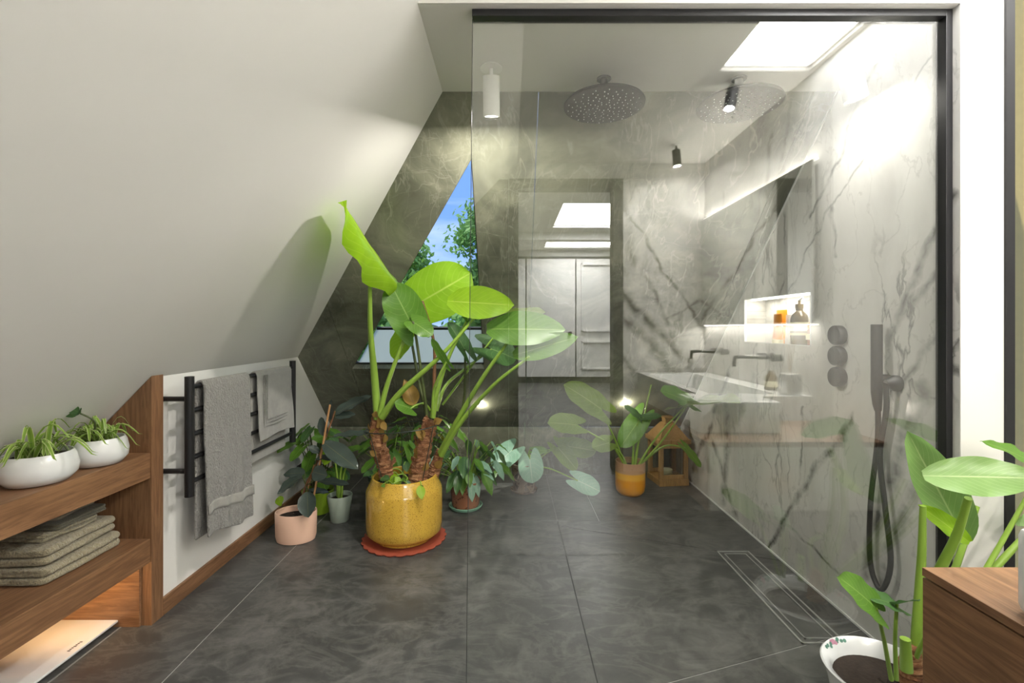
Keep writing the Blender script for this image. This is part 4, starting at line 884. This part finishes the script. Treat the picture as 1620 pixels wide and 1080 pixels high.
# ------------------------------------------------------------------ silver-leaved plant in brown stoneware pot
BP0 = pfloor(829, 776); BP = Vector((BP0.x, BP0.y, 0)); D = BP.y
ss = put('plant_saucer', lathe([(.08, 0), (.098, .004), (.104, .02), (.100, .022), (.088, .010)], (0, 0, 0), 40), MAT['pot_brown'], None); ss.location = BP; tag(ss, 'grey-brown stoneware saucer under the silver leaved plant', 'saucer')
BP.z = .0105; bp = thing('potted_silver_alocasia', 'pale silvery heart-leaved plant in grey-brown stoneware pot', 'potted plant', BP)
pot(bp, BP, [(.078, 0), (.084, .006), (.092, .16), (.102, .185), (.104, .205), (.098, .21), (.090, .205), (.088, .17)], 'pot_brown', .175, .087)
put('pot_lug', tube([px(815, 750, D-.10), px(812, 756, D-.115), px(818, 760, D-.115), px(821, 752, D-.10)], [.006, .006], 8), MAT['pot_brown'], bp)
for (path, tip, n_, w, m) in (([(826, 742, D), (820, 720, D-.03), (810, 712, D-.06)], (780, 738, D-.16), (-.3, -.9, .5), .52, 'leaf_silver'), ([(832, 742, D), (838, 720, D-.05), (838, 726, D-.08)], (843, 764, D-.14), (.1, -1, .35), .60, 'leaf_silver'), ([(832, 742, D), (838, 712, D), (846, 712, D-.04)], (866, 712, D-.06), (.3, -.8, .6), .36, 'leaf_green'),
        ([(834, 742, D), (860, 715, D), (884, 709, D-.02)], (914, 742, D-.06), (.3, -.9, .3), .36, 'leaf_olive'), ([(836, 742, D), (866, 740, D-.05), (914, 760, D-.08)], (950, 776, D-.12), (.2, -.9, .5), .46, 'leaf_silver'), ([(824, 742, D), (800, 738, D), (784, 748, D)], (778, 758, D-.03), (0, -.8, .6), .4, 'leaf_green'), ([(834, 740, D), (872, 712, D+.02), (900, 706, D+.02)], (944, 712, D), (0, -.9, .5), .4, 'leaf_olive')):
    P = PX(path); stalk(bp, P, .006, .004); leaf(bp, P[-1], px(*tip), n_, w, m, 'ear', cup=.15, lobe=.42)
# ------------------------------------------------------------------ orange banded pot with elephant ear
OP0 = pfloor(997, 781); OP = Vector((OP0.x, OP0.y, 0)); D = OP.y
op = thing('potted_elephant_ear', 'smaller elephant ear plant in a rounded orange and buff banded pot behind the glass', 'potted plant', OP)
pot(op, OP, [(.055, 0), (.082, .005), (.103, .03), (.110, .07), (.111, .235), (.109, .25), (.104, .25), (.101, .20)], 'pot_banded', .205, .102)
for (path, tip, n_, w, m) in (([(990, 742, D), (975, 700, D-.02), (950, 646, D-.06)], (896, 606, D-.12), (.25, -.9, .5), .34, 'leaf_olive'), ([(994, 742, D), (975, 710, D-.05), (912, 672, D-.12)], (869, 666, D-.2), (.0, -.8, .6), .40, 'leaf_olive'), ([(992, 742, D-.02), (972, 708, D-.06), (964, 700, D-.08)], (938, 706, D-.14), (0, -.8, .6), .5, 'leaf_olive'),
        ([(1004, 742, D), (1010, 700, D), (1014, 660, D+.02)], (982, 706, D-.06), (-.3, -.9, .3), .34, 'leaf_green'), ([(1002, 742, D), (1012, 690, D+.05), (1033, 596, D+.06)], (1010, 584, D), (0, -.5, 1), .34, 'leaf_dry'), ([(1006, 742, D-.02), (1040, 690, D-.06), (1090, 636, D-.1)], (1050, 614, D-.2), (0, -.6, .8), .40, 'leaf_green'),
        ([(1006, 742, D), (1045, 700, D-.05), (1088, 640, D-.25)], (1165, 622, D-.66), (0, -.5, .9), .30, 'leaf_olive'), ([(1004, 742, D), (1050, 706, D), (1084, 708, D-.02)], (1112, 738, D-.06), (.4, -.8, .3), .22, 'leaf_green'), ([(1000, 742, D), (1004, 690, D), (1012, 660, D)], (990, 640, D-.05), (0, -.7, .7), .22, 'leaf_dark'), ([(1002, 742, D), (1012, 690, D), (1018, 660, D)], (1046, 656, D-.06), (0, -.7, .7), .26, 'leaf_dark')):
    P = PX(path); stalk(op, P, .009, .005); leaf(op, P[-1], px(*tip), n_, w, m, 'ear', cup=.15, lobe=.36)
# ------------------------------------------------------------------ wooden lantern
lq = pfloor(1057, 752); LQ = Vector((1.285, 3.83, 0)); la = thing('wooden_lantern', 'weathered wooden candle lantern with pyramid roof in the corner by the marble wall', 'lantern', LQ)
hw_ = .122; M = Matrix.Translation(LQ) @ Matrix.Rotation(.12, 4, 'Z')
def lb(name, lo, hi, m='oak', bev=.003, par=None): return put(name, box(lo, hi, bev, M), MAT[m], par or la, False)
lb('base', (-hw_, -hw_, 0), (hw_, hw_, .05))
for a in (-1, 1):
    for b in (-1, 1): lb('post', (a*(hw_-.02)-.016, b*(hw_-.02)-.016, .05), (a*(hw_-.02)+.016, b*(hw_-.02)+.016, .33))
for a in (-1, 1):
    lb('rail', (-hw_+.036, a*(hw_-.02)-.012, .05), (hw_-.036, a*(hw_-.02)+.012, .085)); lb('rail', (-hw_+.036, a*(hw_-.02)-.012, .295), (hw_-.036, a*(hw_-.02)+.012, .33))
    lb('rail', (a*(hw_-.02)-.012, -hw_+.036, .295), (a*(hw_-.02)+.012, hw_-.036, .33)); lb('pane', (-hw_+.036, a*(hw_-.02)-.002, .086), (hw_-.036, a*(hw_-.02)+.002, .294), 'lantern_glass', 0)
lb('roof_plate', (-hw_-.012, -hw_-.012, .331), (hw_+.012, hw_+.012, .365))
bm = bmesh.new(); r0 = [bm.verts.new(M @ Vector((a*hw_, b*hw_, .366))) for a, b in ((-1, -1), (1, -1), (1, 1), (-1, 1))]; r1 = [bm.verts.new(M @ Vector((a*.042, b*.042, .48))) for a, b in ((-1, -1), (1, -1), (1, 1), (-1, 1))]
for i in range(4): bm.faces.new((r0[i], r0[(i+1) % 4], r1[(i+1) % 4], r1[i]))
bm.faces.new(r0[::-1]); bm.faces.new(r1); put('roof', bm, MAT['oak'], la, False)
lb('chimney', (-.034, -.034, .481), (.034, .034, .515)); lb('chimney_cap', (-.044, -.044, .516), (.044, .044, .53))
put('candle', lathe([(.04, .05), (.04, .10), (.036, .103)], LQ, 24), MAT['label'], la)

# ------------------------------------------------------------------ spider plants on the shelf
def spider(label, c, r, seed, tall):
    t = thing('potted_spider_plant', label, 'potted plant', c, 'spider plants on the top shelf'); rr = random.Random(seed)
    pot(t, c, [(r*.6, 0), (r*.78, .004), (r*.97, .028), (r, .055), (r*.93, .088), (r*.86, .102), (r*.82, .102), (r*.8, .08)], 'ceramic', .085, r*.82)
    for i in range(44):
        a = rr.uniform(0, 6.28); o_ = rr.uniform(.06, .17); h = rr.uniform(.0, .06) if i > 4 else tall
        b = Vector(c)+Vector((rr.uniform(-.04, .04), rr.uniform(-.04, .04), .085)); e = b+Vector((math.cos(a)*o_, math.sin(a)*o_, h))
        lim = xleft(e.z)+.02
        if e.x < lim: e.x = lim
        if e.y > 1.955: e.y = 1.955
        # arching blade as a curved strip
        bm = bmesh.new(); uvl = bm.loops.layers.uv.new(); G = []; UV = {}; dr_ = rr.uniform(.02, .05); sd = (e-b).cross(Vector((0, 0, 1))).normalized(); w0 = rr.uniform(.006, .010)
        for k in range(9):
            s = k/8; p = b.lerp(e, s); p.z += math.sin(math.pi*min(1, s*1.15))*.045*(1 if i > 4 else 1.5)-dr_*s*s; w = w0*min(1, .5+s*3)*(1-s)**.5
            if p.x < xleft(p.z)+.012: p.x = xleft(p.z)+.012
            row = []
            for j, q in enumerate((-1, 0, 1)): v = bm.verts.new(p+sd*q*w+Vector((0, 0, abs(q)*w*.5))); UV[v] = (q*.5+.5, s); row.append(v)
            G.append(row)
        for A, B in zip(G, G[1:]):
            for j in range(2):
                f = bm.faces.new((A[j], A[j+1], B[j+1], B[j]))
                for l in f.loops: l[uvl].uv = UV[l.vert]
        put('leaf', bm, MAT['leaf_spider'], t)
    return t
spider('striped spider plant in a white rounded bowl at the open end of the top shelf', (-1.60, 1.60, .7255), .105, 3, .12)
s2 = spider('striped spider plant in a white bowl beside the walnut end panel', (-1.585, 1.815, .7255), .095, 9, .06)
b = Vector((-1.60, 1.80, .81)); e = px(124, 652, 1.74); stalk(s2, [b, px(150, 668, 1.77), e], .004, .003, 'stem_dark')
for dv in ((-.02, -.02, .025), (.03, -.03, .005), (-.03, -.02, -.01)): leaf(s2, e, e+Vector(dv), (0, -1, .5), .4, 'leaf_dark', 'lance', ns=6, nt_=4)

# ------------------------------------------------------------------ right foreground: wooden cabinet, white vessel, floral pot plant
cb = thing('vanity_cabinet', 'floating walnut cabinet with a narrow gap under its top beside the floral pot', 'cabinet', (1.3, .78, .424))
cx0, cy1, cz = .89, 1.014, .734
put('body', box((cx0, .53, .424), (1.699, cy1, cz-.022)), MAT['walnut_y'], cb, False)
put('end_cladding', box((cx0+.012, cy1+.0004, .426), (1.699, cy1+.003, cz-.024)), MAT['plaster'], cb, False)
put('spacer', box((cx0+.03, .56, cz-.022), (1.69, cy1-.03, cz-.018)), MAT['walnut_y'], cb, False)
put('top_board', box((cx0-.001, .53, cz-.018), (1.699, cy1+.001, cz), .001), MAT['walnut_y'], cb, False)
vs = thing('vessel_basin', 'white square ceramic vessel with rounded edges on the walnut cabinet', 'basin', (1.12, .66, cz))
bm = box((.918, .56, cz), (1.32, .86, cz+.158), .018); put('shell', bm, MAT['ceramic'], vs)
put('rim_well', box((.945, .59, cz+.1585), (1.295, .83, cz+.1595)), MAT['ceramic'], vs, False)
FP = Vector((1.10, 1.375, 0)); fp = thing('potted_elephant_ear', 'elephant ear plant in a white floral patterned bowl beside the walnut cabinet', 'potted plant', FP)
pot(fp, FP, [(.08, 0), (.095, .004), (.10, .02), (.125, .10), (.145, .20), (.158, .236), (.162, .244), (.158, .248), (.140, .235), (.125, .19)], 'ceramic', .205, .131)
# painted flower sprig inside the rim
def rimp(a, z): r_ = .140+(z-.235)*(.018/.013); return Vector((FP.x+r_*math.cos(a), FP.y+r_*math.sin(a), z+.001))
def dot(a, z, s, m): p = rimp(a, z); put('painted_flower', lathe([(s, 0), (s, .0008)], p, 12, M=align((-math.cos(a)*.8, -math.sin(a)*.8, .6))), MAT[m], fp)
for k in range(3):
    a0 = 2.0-k*2.1
    dot(a0, .2405, .010, 'pink_print'); dot(a0+.05, .243, .006, 'pink_print'); dot(a0-.05, .2385, .006, 'pink_print')
    for q in (-.30, -.22, -.15, -.1, .1, .15, .22, .30): dot(a0+q, .2405+.003*math.sin(q*30), .0055, 'green_print')
for i, q in enumerate(((1.06, 1.33), (1.12, 1.30), (1.02, 1.37))): pass
FD = 1.36
def fl_(path, tip, n_, w, m, r0, r1, kw={}):
    P = PX(path); stalk(fp, P, r0, r1); leaf(fp, P[-1], px(*tip), n_, w, m, **kw)
put('trunk', tube(PX([(1440, 1078, FD), (1441, 1050, FD), (1444, 1020, FD)]), [.034, .030, .018], 12, rfun=lambda s, a: 1+.08*math.sin(s*40+a)), MAT['bark'], fp)
put('cut_stalk', tube(PX([(1434, 1060, FD-.03), (1432, 1010, FD-.03)]), [.016, .013], 10, smooth=0), MAT['stem'], fp)
def fo_(path, B, T, n_, w, m, r0, r1, kw={}):
    stalk(fp, PX(path), r0, r1); leaf(fp, px(*B), px(*T), n_, w, m, **{**dict(kind='oval', cup=.2, bend=.04, wave=.012), **kw})
fo_([(1448, 1060, FD), (1452, 980, FD+.01), (1458, 880, FD+.02), (1460, 800, FD+.02)], (1528, 856, FD+.05), (1433, 680, FD+.10), (-.45, -.85, .1), .22, 'leaf_pale', .017, .008, dict(cup=.55, bend=-.04))
fo_([(1446, 1050, FD), (1475, 930, FD+.02), (1512, 850, FD-.02), (1532, 788, FD-.07)], (1460, 752, FD-.06), (1648, 756, FD-.12), (-.05, -.9, .45), .22, 'leaf_pale', .017, .009, dict(bend=.02))
stalk(fp, PX([(1448, 1060, FD), (1500, 930, FD+.06), (1545, 800, FD+.08)]), .012, .008)
leaf(fp, px(1534, 858, FD+.01), px(1462, 800, FD+.015), (.2, -1, .1), .20, 'leaf_lime', 'oval', cup=.3)
fl_([(1410, 1075, FD-.06), (1398, 1010, FD-.08), (1386, 962, FD-.10)], (1338, 912, FD-.14), (0, -.7, .7), .30, 'leaf_green', .006, .004)
fl_([(1418, 1075, FD-.06), (1416, 1010, FD-.06), (1419, 955, FD-.06)], (1450, 944, FD-.12), (0, -.4, 1), .34, 'leaf_dark', .006, .004)
fl_([(1418, 1075, FD-.06), (1416, 1010, FD-.05), (1418, 958, FD-.05)], (1380, 938, FD-.1), (0, -.4, 1), .3, 'leaf_dark', .005, .004)
fl_([(1455, 1062, FD), (1540, 940, FD+.05), (1600, 870, FD+.06), (1640, 830, FD+.06)], (1700, 800, FD+.05), (0, -.6, .8), .36, 'leaf_green', .013, .007)
fl_([(1460, 1062, FD), (1560, 900, FD+.05), (1650, 740, FD+.05)], (1566, 690, FD+.02), (0, -.6, .8), .14, 'leaf_green', .01, .005, dict(kind='lance'))
fl_([(1440, 1060, FD), (1470, 1000, FD-.05), (1500, 985, FD-.06)], (1530, 975, FD-.06), (0, -.6, .8), .2, 'leaf_lime', .007, .005, dict(kind='lance'))

# ------------------------------------------------------------------ vanity wall seen in the glass
va = thing('trough_vanity', 'long white trough washbasin along the marble wall', 'washbasin', (1.4, -.2, .64))
put('body', plate([(1.10, -.90), (1.698, -.90), (1.698, .50), (1.10, .50)], [[(1.17, -.8), (1.55, -.8), (1.55, .40), (1.17, .40)]], lambda x, y: (x, y, .72), (0, 0, .144)), MAT['ceramic'], va, False)
put('basin_floor', box((1.12, -.88, .64), (1.69, .48, .719)), MAT['ceramic'], va, False)
mi = thing('wall_mirror', 'wide backlit mirror above the trough washbasin', 'mirror', (1.66, -.18, 1.27)); put('mirror_pane', box((1.655, -.93, 1.28), (1.665, .57, 2.17)), MAT['mirror'], mi, False); put('backing', box((1.666, -.90, 1.30), (1.699, .54, 2.15)), MAT['charcoal'], mi, False)
for z in (1.262, 2.172):
    put('led_strip', box((1.668, -.90, z), (1.692, .56, z+.010)), MAT['led'], mi, False)
light('mirror_led_up_offscreen', 'AREA', (1.672, -.18, 2.186), 11, (1, .95, .85), .03, 1.45, rot=(math.pi, 0, 0)); light('mirror_led_down_offscreen', 'AREA', (1.672, -.18, 1.258), 11, (1, .95, .85), .03, 1.45)
for y in (-.62, .1):
    fa_ = thing('wall_faucet', 'black wall faucet over the trough basin, %s' % ('near the doorway' if y < 0 else 'near the soap bottle'), 'faucet', (1.69, y, 1.06)); put('spout', tube([(1.70, y, 1.06), (1.48, y, 1.06), (1.455, y, 1.05), (1.45, y, 1.0)], [.012, .012], 10), MAT['black'], fa_)
    put('rosette', lathe([(.03, 0), (.03, .012)], (1.70, y, 1.06), 24, M=align((-1, 0, 0))), MAT['black'], fa_)
    for k in (-.09, .09): put('valve_handle', lathe([(.022, 0), (.022, .05)], (1.70, y+k, 1.06), 20, M=align((-1, 0, 0))), MAT['black'], fa_)
so_ = thing('soap_bottle', 'small green-brown soap bottle on the trough edge', 'bottle', (1.62, .22, .8645)); put('bottle', lathe([(.032, 0), (.036, .004), (.036, .08), (.015, .11), (.015, .12)], (1.62, .22, .8645), 24), MAT['amber'], so_); put('label_band', lathe([(.0365, .02), (.0365, .055)], (1.62, .22, .8645), 24), MAT['label'], so_)
df = thing('reed_diffuser', 'square grey reed diffuser at the end of the trough', 'diffuser', (1.62, .42, .8645)); put('body', box((1.575, .375, .8645), (1.665, .465, .985), .006), MAT['steel'], df)
for k in range(5): put('reed', tube([(1.62, .42, .985), (1.62+(k-2)*.012, .42+(k % 2)*.02, 1.17)], [.0015, .0015], 5, smooth=0), MAT['cane'], df)
